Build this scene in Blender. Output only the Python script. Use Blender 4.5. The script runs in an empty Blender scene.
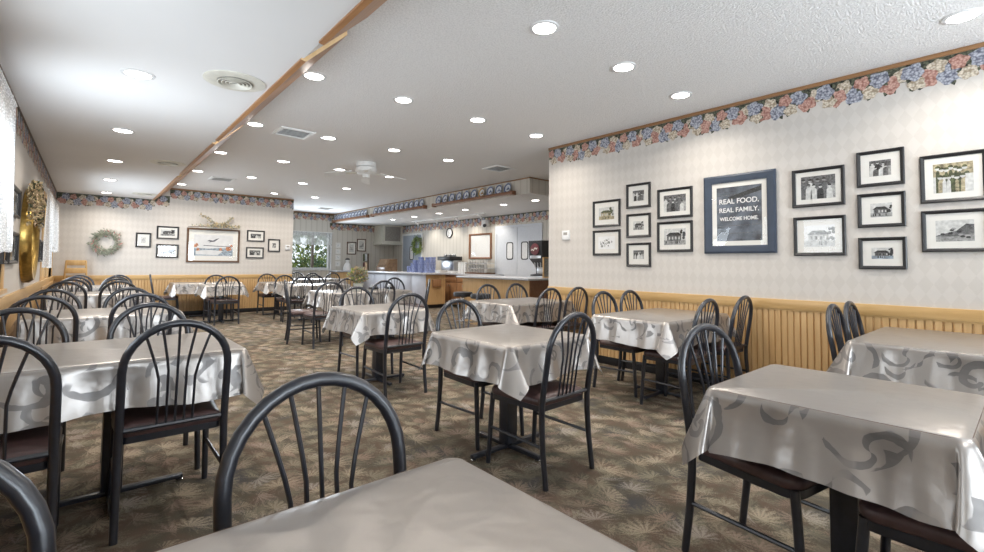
import bpy, bmesh, math, random
from mathutils import Vector, Matrix
random.seed(7)
S = bpy.context.scene
C = S.collection
PI = math.pi

# ------------------------------------------------------------------ camera
cam_d = bpy.data.cameras.new('camera')
cam = bpy.data.objects.new('camera', cam_d)
C.objects.link(cam)
S.camera = cam
F_PX, YAW, PITCH, ROLL, CY = 467.5, 0.712, 0.0423, 0.009, 244.65
cam_d.sensor_fit = 'HORIZONTAL'
cam_d.sensor_width = 36.0
cam_d.lens = 36.0 * F_PX / 984.0
cam_d.shift_y = -(276.0 - CY) / 984.0
cam_d.clip_start = 0.05
fw = Vector((math.sin(YAW) * math.cos(PITCH), math.cos(YAW) * math.cos(PITCH), math.sin(PITCH)))
r0 = Vector((math.cos(YAW), -math.sin(YAW), 0))
u0 = r0.cross(fw)
rt = r0 * math.cos(ROLL) + u0 * math.sin(ROLL)
up = -r0 * math.sin(ROLL) + u0 * math.cos(ROLL)
M = Matrix((rt, up, -fw)).transposed().to_4x4()
M.translation = Vector((0, 0, 1.17))
cam.matrix_world = M

# ------------------------------------------------------------------ world, daylight, exposure
W = bpy.data.worlds.new('world')
S.world = W
W.use_nodes = True
bg = W.node_tree.nodes['Background']
bg.inputs[0].default_value = (0.86, 0.94, 1.0, 1)
bg.inputs[1].default_value = 1.6
S.view_settings.view_transform = 'Standard'
S.view_settings.look = 'None'
S.view_settings.gamma = 1.0
S.view_settings.use_curve_mapping = False
S.view_settings.exposure = 0.02
try:
    S.cycles.use_denoising = True
    S.cycles.max_bounces = 8
    S.cycles.diffuse_bounces = 5
    S.cycles.transparent_max_bounces = 12
    S.cycles.sample_clamp_indirect = 6.0
    S.cycles.caustics_reflective = False
    S.cycles.caustics_refractive = False
except Exception:
    pass
LAMP_W = 4.9


def window_light(name, loc, direction, sx, sy, watts, col, spread=180):
    d = bpy.data.lights.new(name, 'AREA')
    d.shape = 'RECTANGLE'
    d.size, d.size_y = sx, sy
    d.energy = watts
    d.color = col
    d.spread = math.radians(spread)
    o = bpy.data.objects.new(name, d)
    C.objects.link(o)
    o.location = loc
    o.rotation_euler = Vector(direction).to_track_quat('-Z', 'Y').to_euler()
    return o


DAY = (0.80, 0.90, 1.0)
# daylight coming in through the windows behind the viewer, in the left wall and at the far end
window_light('daylight_rear_window', (1.0, -2.78, 1.55), (0, 1, 0.65), 1.5, 1.5, 58, DAY, 120)
window_light('daylight_rear_window', (3.2, -2.78, 1.55), (0, 1, 0.65), 1.5, 1.5, 110, DAY, 120)
window_light('daylight_side_window', (-0.66, -0.8, 1.55), (1, 0, 0.8), 1.5, 1.4, 8, DAY)
window_light('daylight_side_window', (-0.66, 2.8, 1.55), (1, 0, 0.5), 1.5, 1.4, 20, DAY, 140)
window_light('daylight_side_window', (-0.36, 4.45, 1.45), (1, 0.35, 0.45), 0.8, 1.1, 24, DAY, 150)
window_light('daylight_side_window', (-0.36, 10.3, 1.35), (1, 0, 0.0), 2.3, 1.1, 46, DAY, 150)
window_light('daylight_far_window', (5.2, 14.70, 1.35), (0, -1, 0.3), 1.3, 0.6, 62, DAY, 150)

# ------------------------------------------------------------------ materials
MATS = {}


class NT:
    def __init__(s, name):
        s.m = bpy.data.materials.new(name)
        s.m.use_nodes = True
        s.t = s.m.node_tree
        s.b = s.t.nodes['Principled BSDF']
        MATS[name] = s.m

    def n(s, typ, **kw):
        nd = s.t.nodes.new(typ)
        for k, v in kw.items():
            setattr(nd, k, v)
        return nd

    def val(s, sock, v):
        if isinstance(v, bpy.types.NodeSocket):
            s.t.links.new(v, sock)
        else:
            sock.default_value = v

    def math(s, op, a, b=0.0, c=0.0, clamp=False):
        nd = s.n('ShaderNodeMath', operation=op)
        nd.use_clamp = clamp
        s.val(nd.inputs[0], a)
        s.val(nd.inputs[1], b)
        s.val(nd.inputs[2], c)
        return nd.outputs[0]

    def vmath(s, op, a, b=(0, 0, 0)):
        nd = s.n('ShaderNodeVectorMath', operation=op)
        s.val(nd.inputs[0], a)
        s.val(nd.inputs[1], b)
        return nd.outputs[0]

    def ramp(s, fac, stops, interp='LINEAR'):
        nd = s.n('ShaderNodeValToRGB')
        cr = nd.color_ramp
        cr.interpolation = interp
        while len(cr.elements) < len(stops):
            cr.elements.new(0.5)
        for e, (p, c) in zip(cr.elements, stops):
            e.position = p
            e.color = (*c, 1) if len(c) == 3 else c
        s.val(nd.inputs[0], fac)
        return nd.outputs[0]

    def mix(s, fac, a, b, mode='MIX'):
        nd = s.n('ShaderNodeMix', data_type='RGBA', blend_type=mode)
        s.val(nd.inputs[0], fac)
        for k, v in ((6, a), (7, b)):
            if not isinstance(v, bpy.types.NodeSocket) and len(v) == 3:
                v = (*v, 1)
            s.val(nd.inputs[k], v)
        return nd.outputs[2]

    def coord(s, which='Object'):
        return s.n('ShaderNodeTexCoord').outputs[which]

    def xyz(s, v):
        nd = s.n('ShaderNodeSeparateXYZ')
        s.val(nd.inputs[0], v)
        return nd.outputs

    def comb(s, x, y, z=0.0):
        nd = s.n('ShaderNodeCombineXYZ')
        for i, v in enumerate((x, y, z)):
            s.val(nd.inputs[i], v)
        return nd.outputs[0]

    def noise(s, vec, scale, detail=3.0, rough=0.5, out=0, dist=0.0):
        nd = s.n('ShaderNodeTexNoise')
        s.val(nd.inputs['Vector'], vec)
        nd.inputs['Scale'].default_value = scale
        nd.inputs['Detail'].default_value = detail
        nd.inputs['Roughness'].default_value = rough
        nd.inputs['Distortion'].default_value = dist
        return nd.outputs[out]

    def voro(s, vec, scale, feature='F1', rand=1.0):
        nd = s.n('ShaderNodeTexVoronoi', feature=feature)
        s.val(nd.inputs['Vector'], vec)
        nd.inputs['Scale'].default_value = scale
        nd.inputs['Randomness'].default_value = rand
        return nd.outputs

    def bump(s, h, strength, dist=0.01):
        nd = s.n('ShaderNodeBump')
        nd.inputs['Strength'].default_value = strength
        nd.inputs['Distance'].default_value = dist
        s.val(nd.inputs['Height'], h)
        s.t.links.new(nd.outputs[0], s.b.inputs['Normal'])

    def set(s, **kw):
        names = dict(col='Base Color', rough='Roughness', metal='Metallic', spec='Specular IOR Level', coat='Coat Weight',
                     coatr='Coat Roughness', em='Emission Color', ems='Emission Strength', alpha='Alpha', trans='Transmission Weight',
                     sub='Subsurface Weight', sheen='Sheen Weight')
        for k, v in kw.items():
            if not isinstance(v, bpy.types.NodeSocket) and k in ('col', 'em'):
                v = (*v, 1)
            s.val(s.b.inputs[names[k]], v)
        return s


def plain(name, col, rough=0.5, metal=0.0, var=0.06, scale=18.0, **kw):
    n = NT(name)
    f = n.noise(n.coord(), scale, 3)
    lo = tuple(max(0, c * (1 - var)) for c in col)
    hi = tuple(c * (1 + var) for c in col)
    n.set(col=n.ramp(f, [(0.3, lo), (0.7, hi)]), rough=rough, metal=metal, **kw)
    return n


plain('black_metal', (0.016, 0.019, 0.028), 0.3, 0.0, 0.2, 40, spec=0.7, coat=0.35, coatr=0.22)
plain('black_plain', (0.012, 0.012, 0.014), 0.45)
plain('brown_vinyl', (0.085, 0.05, 0.048), 0.36, 0.0, 0.2, 30, spec=0.5)
plain('chrome', (0.75, 0.75, 0.76), 0.14, 1.0)
plain('white_paint', (0.84, 0.84, 0.82), 0.5)
plain('cream_plastic', (0.72, 0.70, 0.62), 0.45)
plain('white_gloss', (0.82, 0.82, 0.82), 0.2)
plain('door_paint', (0.66, 0.69, 0.74), 0.4, 0, 0.03)
plain('grey_door', (0.40, 0.45, 0.52), 0.45, 0, 0.04)
plain('frame_black', (0.022, 0.021, 0.022), 0.35, 0, 0.2)
plain('frame_blue', (0.04, 0.055, 0.085), 0.42, 0.0, 0.12, 12)
plain('mat_board', (0.80, 0.78, 0.73), 0.8, 0, 0.02)
plain('sash_white', (0.75, 0.76, 0.76), 0.4)
plain('post_brown', (0.20, 0.165, 0.13), 0.5)
plain('counter_top', (0.52, 0.53, 0.56), 0.3, 0, 0.1, 60)
plain('lilac_panel', (0.52, 0.52, 0.57), 0.5, 0, 0.06, 5)
plain('glass_blue', (0.42, 0.50, 0.82), 0.12, 0, 0.3, 22, spec=0.7, trans=0.35)
plain('steel', (0.55, 0.56, 0.58), 0.28, 1.0)
plain('gold', (0.50, 0.33, 0.10), 0.28, 1.0, 0.2, 30)
plain('mirror', (0.82, 0.82, 0.80), 0.03, 1.0, 0.01)
plain('mugs', (0.72, 0.70, 0.66), 0.3, 0, 0.1)
plain('oven_brown', (0.14, 0.10, 0.07), 0.35)
plain('screen_grey', (0.33, 0.31, 0.28), 0.5, 0, 0.15, 25)
plain('leaf_green', (0.10, 0.17, 0.045), 0.55, 0, 0.5, 14)
plain('leaf_lime', (0.28, 0.34, 0.07), 0.55, 0, 0.4, 14)
plain('leaf_sage', (0.20, 0.23, 0.17), 0.65, 0, 0.4, 20)
plain('leaf_pale', (0.30, 0.31, 0.24), 0.65, 0, 0.3, 20)
plain('dried_flower', (0.52, 0.41, 0.24), 0.7, 0, 0.5, 25)
plain('flower_cream', (0.62, 0.45, 0.30), 0.7, 0, 0.25, 20)
plain('flower_pink', (0.50, 0.22, 0.20), 0.7, 0, 0.3, 20)
plain('plate_white', (0.70, 0.73, 0.78), 0.18)
plain('plate_blue', (0.13, 0.17, 0.30), 0.2, 0, 0.4, 40)
plain('plate_gold', (0.45, 0.27, 0.08), 0.25, 0, 0.4, 40)
plain('dark_slot', (0.03, 0.03, 0.032), 0.7)
plain('paper_white', (0.84, 0.84, 0.83), 0.6, 0, 0.02)
plain('g1', (0.025, 0.025, 0.025), 0.5, 0, 0.6, 60)
plain('g2', (0.12, 0.12, 0.12), 0.5, 0, 0.7, 70)
plain('g3', (0.32, 0.32, 0.31), 0.5, 0, 0.5, 50)
plain('g4', (0.60, 0.60, 0.58), 0.5, 0, 0.2, 40)
plain('sepia', (0.36, 0.31, 0.20), 0.5, 0, 0.6, 50)
plain('olive_dark', (0.07, 0.08, 0.035), 0.5, 0, 0.7, 50)
plain('wash_sky', (0.70, 0.70, 0.70), 0.6, 0, 0.08, 8)
plain('wash_blue', (0.30, 0.36, 0.42), 0.6, 0, 0.5, 25)
plain('wash_rust', (0.50, 0.20, 0.09), 0.6, 0, 0.5, 25)
plain('wash_dark', (0.10, 0.10, 0.12), 0.6, 0, 0.6, 25)
plain('sign_slate', (0.10, 0.115, 0.14), 0.4, 0, 0.7, 9)
plain('matte_brown', (0.15, 0.10, 0.065), 0.85, 0, 0.2, 18, spec=0.1)
plain('red_label', (0.12, 0.03, 0.035), 0.35)
plain('pot_white', (0.70, 0.71, 0.64), 0.4)
plain('asphalt', (0.25, 0.26, 0.25), 0.9)


def wood(name, c1, c2, rough=0.38, axis=2):
    n = NT(name)
    p = n.coord()
    sc = [14.0, 14.0, 14.0]
    sc[axis] = 0.9
    q = n.vmath('MULTIPLY', p, tuple(sc))
    f = n.noise(q, 1.6, 5, 0.62, 0, 0.6)
    n.set(col=n.ramp(f, [(0.25, c1), (0.62, c2), (0.85, c1)]), rough=rough)
    return n


wood('oak_z', (0.54, 0.33, 0.14), (0.68, 0.45, 0.22), 0.36, 2)
wood('oak_y', (0.50, 0.30, 0.11), (0.63, 0.41, 0.18), 0.36, 1)
wood('oak_x', (0.50, 0.30, 0.11), (0.63, 0.41, 0.18), 0.36, 0)
wood('beam_wood', (0.30, 0.14, 0.055), (0.42, 0.21, 0.09), 0.4, 1)
wood('beam_end', (0.60, 0.39, 0.19), (0.70, 0.48, 0.26), 0.5, 2)
wood('trim_wood_y', (0.22, 0.11, 0.045), (0.32, 0.165, 0.07), 0.4, 1)
wood('trim_wood_x', (0.22, 0.11, 0.045), (0.32, 0.165, 0.07), 0.4, 0)
wood('cabinet_wood', (0.28, 0.135, 0.06), (0.40, 0.21, 0.10), 0.35, 2)
wood('dark_wood', (0.085, 0.043, 0.025), (0.14, 0.075, 0.04), 0.35, 0)
wood('rail_wood', (0.19, 0.085, 0.04), (0.28, 0.13, 0.065), 0.4, 1)
wood('chair_wood', (0.50, 0.29, 0.10), (0.62, 0.40, 0.17), 0.4, 2)


def wallpaper(name, base, alt, du, dz, stripes=0.0):
    n = NT(name)
    x, y, z = n.xyz(n.coord())
    u = n.math('ADD', x, y)
    a = n.math('ADD', n.math('DIVIDE', u, du), n.math('DIVIDE', z, dz))
    b = n.math('SUBTRACT', n.math('DIVIDE', u, du), n.math('DIVIDE', z, dz))
    ta = n.math('PINGPONG', a, 1.0)
    tb = n.math('PINGPONG', b, 1.0)
    fa = n.math('GREATER_THAN', ta, 0.5)
    fb = n.math('GREATER_THAN', tb, 0.5)
    ck = n.math('ABSOLUTE', n.math('SUBTRACT', fa, fb))
    nz = n.noise(n.coord(), 55, 4, 0.6)
    f = n.math('MULTIPLY', ck, n.math('ADD', 0.45, n.math('MULTIPLY', nz, 0.9)), clamp=True)
    if stripes:
        st = n.math('GREATER_THAN', n.math('PINGPONG', n.math('DIVIDE', u, stripes), 1.0), 0.8)
        f = st
    col = n.mix(f, base, alt)
    col = n.mix(n.math('MULTIPLY', n.noise(n.coord(), 140, 2), 0.12), col, tuple(c * 0.75 for c in base))
    n.set(col=col, rough=0.55, spec=0.3)
    return n


wallpaper('wallpaper', (0.645, 0.605, 0.56), (0.605, 0.565, 0.52), 0.088, 0.14)
wallpaper('wallpaper_stripe', (0.64, 0.605, 0.545), (0.55, 0.515, 0.455), 0.10, 0.15, 0.085)

n = NT('ceiling_popcorn')
f = n.noise(n.coord(), 95, 3, 0.65)
f2 = n.voro(n.coord(), 75)[0]
n.set(col=n.ramp(f, [(0.32, (0.70, 0.685, 0.67)), (0.56, (0.90, 0.885, 0.87))]), rough=0.9, spec=0.1)
n.bump(n.math('ADD', f, n.math('MULTIPLY', f2, 0.7)), 0.5, 0.012)
n = NT('ceiling_smooth')
f = n.noise(n.coord(), 1.2, 2)
n.set(col=n.ramp(f, [(0.3, (0.80, 0.79, 0.78)), (0.7, (0.83, 0.82, 0.81))]), rough=0.7, spec=0.2)

# carpet: fern fronds scattered on a dark olive ground
n = NT('carpet')
p = n.coord()
x, y, z = n.xyz(p)
wob = n.noise(p, 3.0, 2, 0.5, 1)
p2 = n.vmath('ADD', n.comb(x, y, 0.0), n.vmath('MULTIPLY', n.vmath('SUBTRACT', wob, (0.5, 0.5, 0.5)), (0.10, 0.10, 0)))


def frond(scale, off, arms):
    q = n.vmath('ADD', p2, off)
    v = n.voro(q, scale)
    d = n.vmath('SUBTRACT', n.vmath('MULTIPLY', q, (scale, scale, 0)), v[2]) if False else None
    vd = n.n('ShaderNodeVectorMath', operation='SUBTRACT')
    sq = n.n('ShaderNodeVectorMath', operation='SUBTRACT')
    n.val(sq.inputs[0], q)
    n.val(sq.inputs[1], v[2])
    dx, dy, dz = n.xyz(sq.outputs[0])
    ang = n.math('ARCTAN2', dy, dx)
    dist = v[0]
    wav = n.math('SINE', n.math('ADD', n.math('MULTIPLY', ang, arms), n.math('MULTIPLY', n.math('SUBTRACT', fib2, 0.5), 9.0)))
    fan = n.math('ADD', 0.74, n.math('MULTIPLY', wav, 0.26))
    side = n.math('ADD', 0.70, n.math('MULTIPLY', n.math('SINE', n.math('ADD', ang, n.math('MULTIPLY', n.xyz(v[1])[1], 2.5))), 0.45), 0.0, True)
    reach = n.math('SUBTRACT', 1.15, n.math('MULTIPLY', dist, 1.2), 0.0, True)
    return n.math('MULTIPLY', n.math('MULTIPLY', fan, reach), side), v[1]


fib = n.noise(p, 150, 3, 0.7)
fib2 = n.noise(p, 80, 3, 0.65)
fr1, c1 = frond(5.4, (0.0, 0.0, 0.0), 15.0)
fr2, c2 = frond(6.6, (0.37, 0.71, 0.0), 13.0)
fr3, c3 = frond(8.0, (1.37, 0.31, 0.0), 11.0)
patch = n.noise(p, 2.6, 3, 0.6)
ground = n.ramp(patch, [(0.30, (0.075, 0.072, 0.075)), (0.45, (0.095, 0.083, 0.062)), (0.56, (0.12, 0.085, 0.064)), (0.70, (0.083, 0.087, 0.065))])
leafc = n.ramp(n.xyz(c1)[0], [(0.0, (0.42, 0.35, 0.265)), (0.45, (0.38, 0.31, 0.225)), (0.62, (0.32, 0.235, 0.19)), (0.80, (0.38, 0.335, 0.295))])
leafd = n.ramp(n.xyz(c2)[0], [(0.0, (0.31, 0.265, 0.195)), (0.5, (0.25, 0.225, 0.165)), (0.8, (0.29, 0.21, 0.165))])
fo = n.math('MULTIPLY', n.math('SUBTRACT', fib, 0.5), 0.8)
m3 = n.ramp(n.math('ADD', fr3, fo), [(0.18, (0, 0, 0)), (0.56, (1, 1, 1))])
m1 = n.ramp(n.math('ADD', fr1, fo), [(0.26, (0, 0, 0)), (0.72, (1, 1, 1))])
m2 = n.ramp(n.math('ADD', fr2, fo), [(0.24, (0, 0, 0)), (0.68, (1, 1, 1))])
col = n.mix(n.math('MULTIPLY', m3, 0.7), ground, (0.17, 0.15, 0.11))
col = n.mix(n.math('MULTIPLY', m2, 0.8), col, leafd)
col = n.mix(n.math('MULTIPLY', m1, 0.72), col, leafc)
n.set(col=col, rough=0.95, spec=0.1)
n.bump(fib, 0.5, 0.004)

# oilcloth: satin silver-taupe with large damask scrolls, white flannel back
n = NT('tablecloth')
uvn = n.n('ShaderNodeUVMap')
uv = uvn.outputs[0]
w2 = n.noise(uv, 5.0, 2, 0.5, 1)
q = n.vmath('ADD', uv, n.vmath('MULTIPLY', n.vmath('SUBTRACT', w2, (0.5, 0.5, 0.5)), (0.07, 0.07, 0.0)))


def scroll(scale, off, turns, arms, lo, hi):
    qq = n.vmath('ADD', q, off)
    v = n.voro(qq, scale, rand=0.75)
    sq = n.vmath('SUBTRACT', qq, v[2])
    dx, dy, dz = n.xyz(sq)
    ang = n.math('ARCTAN2', dy, dx)
    lg = n.math('LOGARITHM', n.math('ADD', v[0], 0.06), 2.718)
    sw = n.math('SINE', n.math('ADD', n.math('MULTIPLY', ang, arms), n.math('MULTIPLY', lg, turns)))
    sw = n.math('SUBTRACT', sw, n.math('ADD', n.math('MULTIPLY', v[0], 0.45), n.math('MULTIPLY', n.math('SUBTRACT', n.noise(uv, 34, 1), 0.5), 0.35)))
    sw = n.math('MULTIPLY', sw, n.math('LESS_THAN', v[0], 0.62))
    return n.ramp(sw, [(lo, (0, 0, 0)), (hi, (1, 1, 1))])


s1 = scroll(4.3, (0, 0, 0), 6.0, 1.0, 0.52, 0.57)
s2 = scroll(5.6, (0.43, 0.21, 0), 4.6, 2.0, 0.58, 0.63)
gate = n.ramp(n.noise(uv, 6.0, 1), [(0.42, (0, 0, 0)), (0.46, (1, 1, 1))])
pat = n.math('MAXIMUM', s1, n.math('MULTIPLY', s2, gate))
geo = n.n('ShaderNodeNewGeometry')
back = geo.outputs['Backfacing']
front = n.math('SUBTRACT', 1.0, back)
fine = n.noise(uv, 300, 2)
silver = n.mix(n.math('MULTIPLY', fine, 0.2), (0.45, 0.42, 0.395), (0.37, 0.345, 0.325))
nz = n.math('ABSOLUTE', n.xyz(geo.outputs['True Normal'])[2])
pat = n.math('MULTIPLY', pat, n.math('SUBTRACT', 1.0, n.math('MULTIPLY', nz, 0.94)))  # sheen painted into the colour: scrolls fade where the cloth faces up
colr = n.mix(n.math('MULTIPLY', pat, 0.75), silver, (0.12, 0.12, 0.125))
colr = n.mix(back, colr, (0.74, 0.74, 0.74))
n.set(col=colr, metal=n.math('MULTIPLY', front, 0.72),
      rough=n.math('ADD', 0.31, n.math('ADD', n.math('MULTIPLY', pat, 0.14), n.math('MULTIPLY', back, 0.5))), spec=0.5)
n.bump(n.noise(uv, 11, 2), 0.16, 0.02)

# wallpaper border flowers
for nm, lo, hi in (('petal_pink', (0.31, 0.14, 0.11), (0.62, 0.39, 0.32)), ('petal_blue', (0.13, 0.135, 0.18), (0.52, 0.535, 0.59)),
                   ('petal_cream', (0.33, 0.26, 0.18), (0.74, 0.66, 0.54)), ('petal_leaf', (0.035, 0.037, 0.03), (0.15, 0.155, 0.105))):
    n = NT(nm)
    v = n.voro(n.coord(), 62)
    f = n.math('ADD', n.math('MULTIPLY', v[0], 0.95), n.math('MULTIPLY', n.math('SUBTRACT', n.noise(n.coord(), 30, 2), 0.5), 0.9))
    n.set(col=n.ramp(f, [(0.22, hi), (0.48, tuple((a + b) / 2 for a, b in zip(lo, hi))), (0.78, lo)]), rough=0.6, spec=0.2)

# lace: white net with holes
for nm, hi_, lo in (('lace', 1.0, 0.62), ('lace_sheer', 0.85, 0.42)):
    n = NT(nm)
    v = n.voro(n.coord(), 70)[0]
    big = n.noise(n.coord(), 9, 2)
    hole = n.ramp(n.math('ADD', v, n.math('MULTIPLY', n.math('SUBTRACT', big, 0.5), 0.7)), [(0.30, (hi_, hi_, hi_)), (0.50, (lo, lo, lo))])
    tr = n.n('ShaderNodeBsdfTransparent')
    tl = n.n('ShaderNodeBsdfTranslucent')
    tl.inputs[0].default_value = (0.92, 0.93, 0.94, 1)
    df = n.n('ShaderNodeBsdfDiffuse')
    df.inputs[0].default_value = (0.86, 0.87, 0.88, 1)
    ms = n.n('ShaderNodeMixShader')
    ms.inputs[0].default_value = 0.5
    n.t.links.new(df.outputs[0], ms.inputs[1])
    n.t.links.new(tl.outputs[0], ms.inputs[2])
    ms2 = n.n('ShaderNodeMixShader')
    n.val(ms2.inputs[0], hole)
    n.t.links.new(tr.outputs[0], ms2.inputs[1])
    n.t.links.new(ms.outputs[0], ms2.inputs[2])
    n.t.links.new(ms2.outputs[0], n.t.nodes['Material Output'].inputs[0])

# clear glass: see-through with a Fresnel reflection
n = NT('glass')
tr = n.n('ShaderNodeBsdfTransparent')
gl = n.n('ShaderNodeBsdfGlossy')
gl.inputs['Roughness'].default_value = 0.02
gg = n.n('ShaderNodeNewGeometry')
dt = n.n('ShaderNodeVectorMath', operation='DOT_PRODUCT')
n.t.links.new(gg.outputs['Incoming'], dt.inputs[0])
n.t.links.new(gg.outputs['Normal'], dt.inputs[1])
cosv = n.math('ABSOLUTE', dt.outputs['Value'])
fz = n.math('ADD', 0.04, n.math('MULTIPLY', 0.96, n.math('POWER', n.math('SUBTRACT', 1.0, cosv, 0.0, True), 5.0)))
ms = n.n('ShaderNodeMixShader')
n.t.links.new(fz, ms.inputs[0])
n.t.links.new(tr.outputs[0], ms.inputs[1])
n.t.links.new(gl.outputs[0], ms.inputs[2])
n.t.links.new(ms.outputs[0], n.t.nodes['Material Output'].inputs[0])

n = NT('lamp_glow')
n.set(col=(0.9, 0.9, 0.9), em=(1.0, 0.95, 0.88), ems=14.0, rough=0.5)


# ------------------------------------------------------------------ mesh helpers
class MB:
    """collects shapes and links them as ONE mesh object"""

    def __init__(s):
        s.v, s.f, s.mi, s.uv = [], [], [], None
        s.cur = 0

    def add(s, vs, fs):
        o = len(s.v)
        s.v += [tuple(v) for v in vs]
        for f in fs:
            s.f.append(tuple(i + o for i in f))
            s.mi.append(s.cur)
        return s

    def box(s, a, b):
        x0, y0, z0 = (min(p, q) for p, q in zip(a, b))
        x1, y1, z1 = (max(p, q) for p, q in zip(a, b))
        return s.add([(x0, y0, z0), (x1, y0, z0), (x1, y1, z0), (x0, y1, z0), (x0, y0, z1), (x1, y0, z1), (x1, y1, z1), (x0, y1, z1)],
                     [(0, 3, 2, 1), (4, 5, 6, 7), (0, 1, 5, 4), (1, 2, 6, 5), (2, 3, 7, 6), (3, 0, 4, 7)])

    def bbox(s, a, b, r=0.006):
        """box with chamfered edges"""
        x0, y0, z0 = (min(p, q) for p, q in zip(a, b))
        x1, y1, z1 = (max(p, q) for p, q in zip(a, b))
        bm = bmesh.new()
        bmesh.ops.create_cube(bm, size=1.0)
        for v in bm.verts:
            v.co = Vector(((x0 + x1) / 2 + v.co.x * (x1 - x0), (y0 + y1) / 2 + v.co.y * (y1 - y0), (z0 + z1) / 2 + v.co.z * (z1 - z0)))
        bmesh.ops.bevel(bm, geom=bm.edges[:], offset=r, segments=2, affect='EDGES', profile=0.5)
        bm.verts.index_update()
        s.add([v.co[:] for v in bm.verts], [[v.index for v in f.verts] for f in bm.faces])
        bm.free()
        return s

    def tube(s, path, r, k=10, caps=True, squash=None):
        path = [Vector(p) for p in path]
        n_ = len(path)
        rs = r if isinstance(r, (list, tuple)) else [r] * n_
        prev = None
        vs = []
        for i, p in enumerate(path):
            t = (path[min(i + 1, n_ - 1)] - path[max(i - 1, 0)]).normalized()
            if prev is None:
                a = Vector((0, 0, 1)) if abs(t.z) < 0.9 else Vector((0, 1, 0))
                nn = (a - t * a.dot(t)).normalized()
            else:
                nn = (prev - t * prev.dot(t)).normalized()
            prev = nn
            b = t.cross(nn)
            for j in range(k):
                an = 2 * PI * j / k
                vs.append(p + (nn * math.cos(an) + b * math.sin(an)) * rs[i])
        fs = []
        for i in range(n_ - 1):
            for j in range(k):
                fs.append((i * k + j, i * k + (j + 1) % k, (i + 1) * k + (j + 1) % k, (i + 1) * k + j))
        if caps:
            fs.append(tuple(range(k - 1, -1, -1)))
            fs.append(tuple((n_ - 1) * k + j for j in range(k)))
        return s.add(vs, fs)

    def lathe(s, prof, c=(0, 0, 0), k=20, axis='z', caps=False):
        vs, fs = [], []
        for (r, h) in prof:
            for j in range(k):
                a = 2 * PI * j / k
                x, y, z = r * math.cos(a), r * math.sin(a), h
                if axis == 'x':
                    x, y, z = h, r * math.cos(a), r * math.sin(a)
                elif axis == 'y':
                    x, y, z = r * math.sin(a), h, r * math.cos(a)
                vs.append((c[0] + x, c[1] + y, c[2] + z))
        for i in range(len(prof) - 1):
            for j in range(k):
                fs.append((i * k + j, i * k + (j + 1) % k, (i + 1) * k + (j + 1) % k, (i + 1) * k + j))
        if caps and prof[0][0] > 1e-6:
            fs.append(tuple(range(k - 1, -1, -1)))
        if caps and prof[-1][0] > 1e-6:
            fs.append(tuple((len(prof) - 1) * k + j for j in range(k)))
        return s.add(vs, fs)

    def prism(s, poly, fn, d0, d1):
        """2-D polygon extruded: fn(u, v, d) -> xyz"""
        m = len(poly)
        vs = [fn(u, v, d0) for u, v in poly] + [fn(u, v, d1) for u, v in poly]
        fs = [tuple(range(m - 1, -1, -1)), tuple(range(m, 2 * m))]
        for i in range(m):
            j = (i + 1) % m
            fs.append((i, j, m + j, m + i))
        return s.add(vs, fs)

    def leaf(s, p, d, nrm, ln, wd):
        p, d, nrm = Vector(p), Vector(d).normalized(), Vector(nrm)
        sd = d.cross(nrm)
        if sd.length < 1e-4:
            sd = d.cross(Vector((1, 0.3, 0.2)))
        sd.normalize()
        up_ = sd.cross(d) * ln * 0.12
        return s.add([p, p + d * ln * 0.5 + sd * wd - up_, p + d * ln, p + d * ln * 0.5 - sd * wd - up_], [(0, 1, 2, 3)])

    def build(s, name, mats, parent=None, smooth=35, fix=True):
        me = bpy.data.meshes.new(name)
        me.from_pydata(s.v, [], s.f)
        if not isinstance(mats, (list, tuple)):
            mats = [mats]
        for m in mats:
            me.materials.append(MATS[m])
        for p_, i in zip(me.polygons, s.mi):
            p_.material_index = i
        if s.uv:
            ul = me.uv_layers.new(name='UVMap')
            for lp in me.loops:
                ul.data[lp.index].uv = s.uv[lp.vertex_index]
        if fix:
            bm = bmesh.new()
            bm.from_mesh(me)
            bmesh.ops.recalc_face_normals(bm, faces=bm.faces[:])
            bm.to_mesh(me)
            bm.free()
        if smooth:
            for p_ in me.polygons:
                p_.use_smooth = True
            me.set_sharp_from_angle(angle=math.radians(smooth))
        me.update()
        o = bpy.data.objects.new(name, me)
        C.objects.link(o)
        if parent is not None:
            o.parent = parent
        return o


def B(*boxes):
    m = MB()
    for a, b in boxes:
        m.box(a, b)
    return m


def tag(o, label=None, cat=None, group=None, kind=None):
    if label:
        o['label'] = label
    if cat:
        o['category'] = cat
    if group:
        o['group'] = group
    if kind:
        o['kind'] = kind
    return o


def thing(name, loc, label, cat, group=None, rz=0.0):
    o = bpy.data.objects.new(name, None)
    o.empty_display_size = 0.1
    C.objects.link(o)
    o.location = loc
    o.rotation_euler = (0, 0, rz)
    return tag(o, label, cat, group)


def struct(name, mb, mats, parent=None, smooth=35):
    o = mb.build(name, mats, parent, smooth)
    if parent is None:
        o['kind'] = 'structure'
    return o


def dup(root, loc, rz, label, group=None):
    r = root.copy()
    C.objects.link(r)
    r.location = loc
    r.rotation_euler = (0, 0, rz)
    r['label'] = label
    if group:
        r['group'] = group
    for ch in list(root.children):
        c = ch.copy()
        C.objects.link(c)
        c.parent = r
        for g in ch.children:
            d = g.copy()
            C.objects.link(d)
            d.parent = c
    return r


# ------------------------------------------------------------------ room shell
H = 2.759          # ceiling
ZS = 2.477         # lowered ceiling along the left wall
ZK = 2.466         # lowered ceiling over the kitchen counter
XL, XR, XK = -0.5, 4.707, 8.2
YF, YW, YR, YE = 12.136, 14.85, -2.7, 4.28
XE, XS = 3.87, 6.0
T = 0.12

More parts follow.
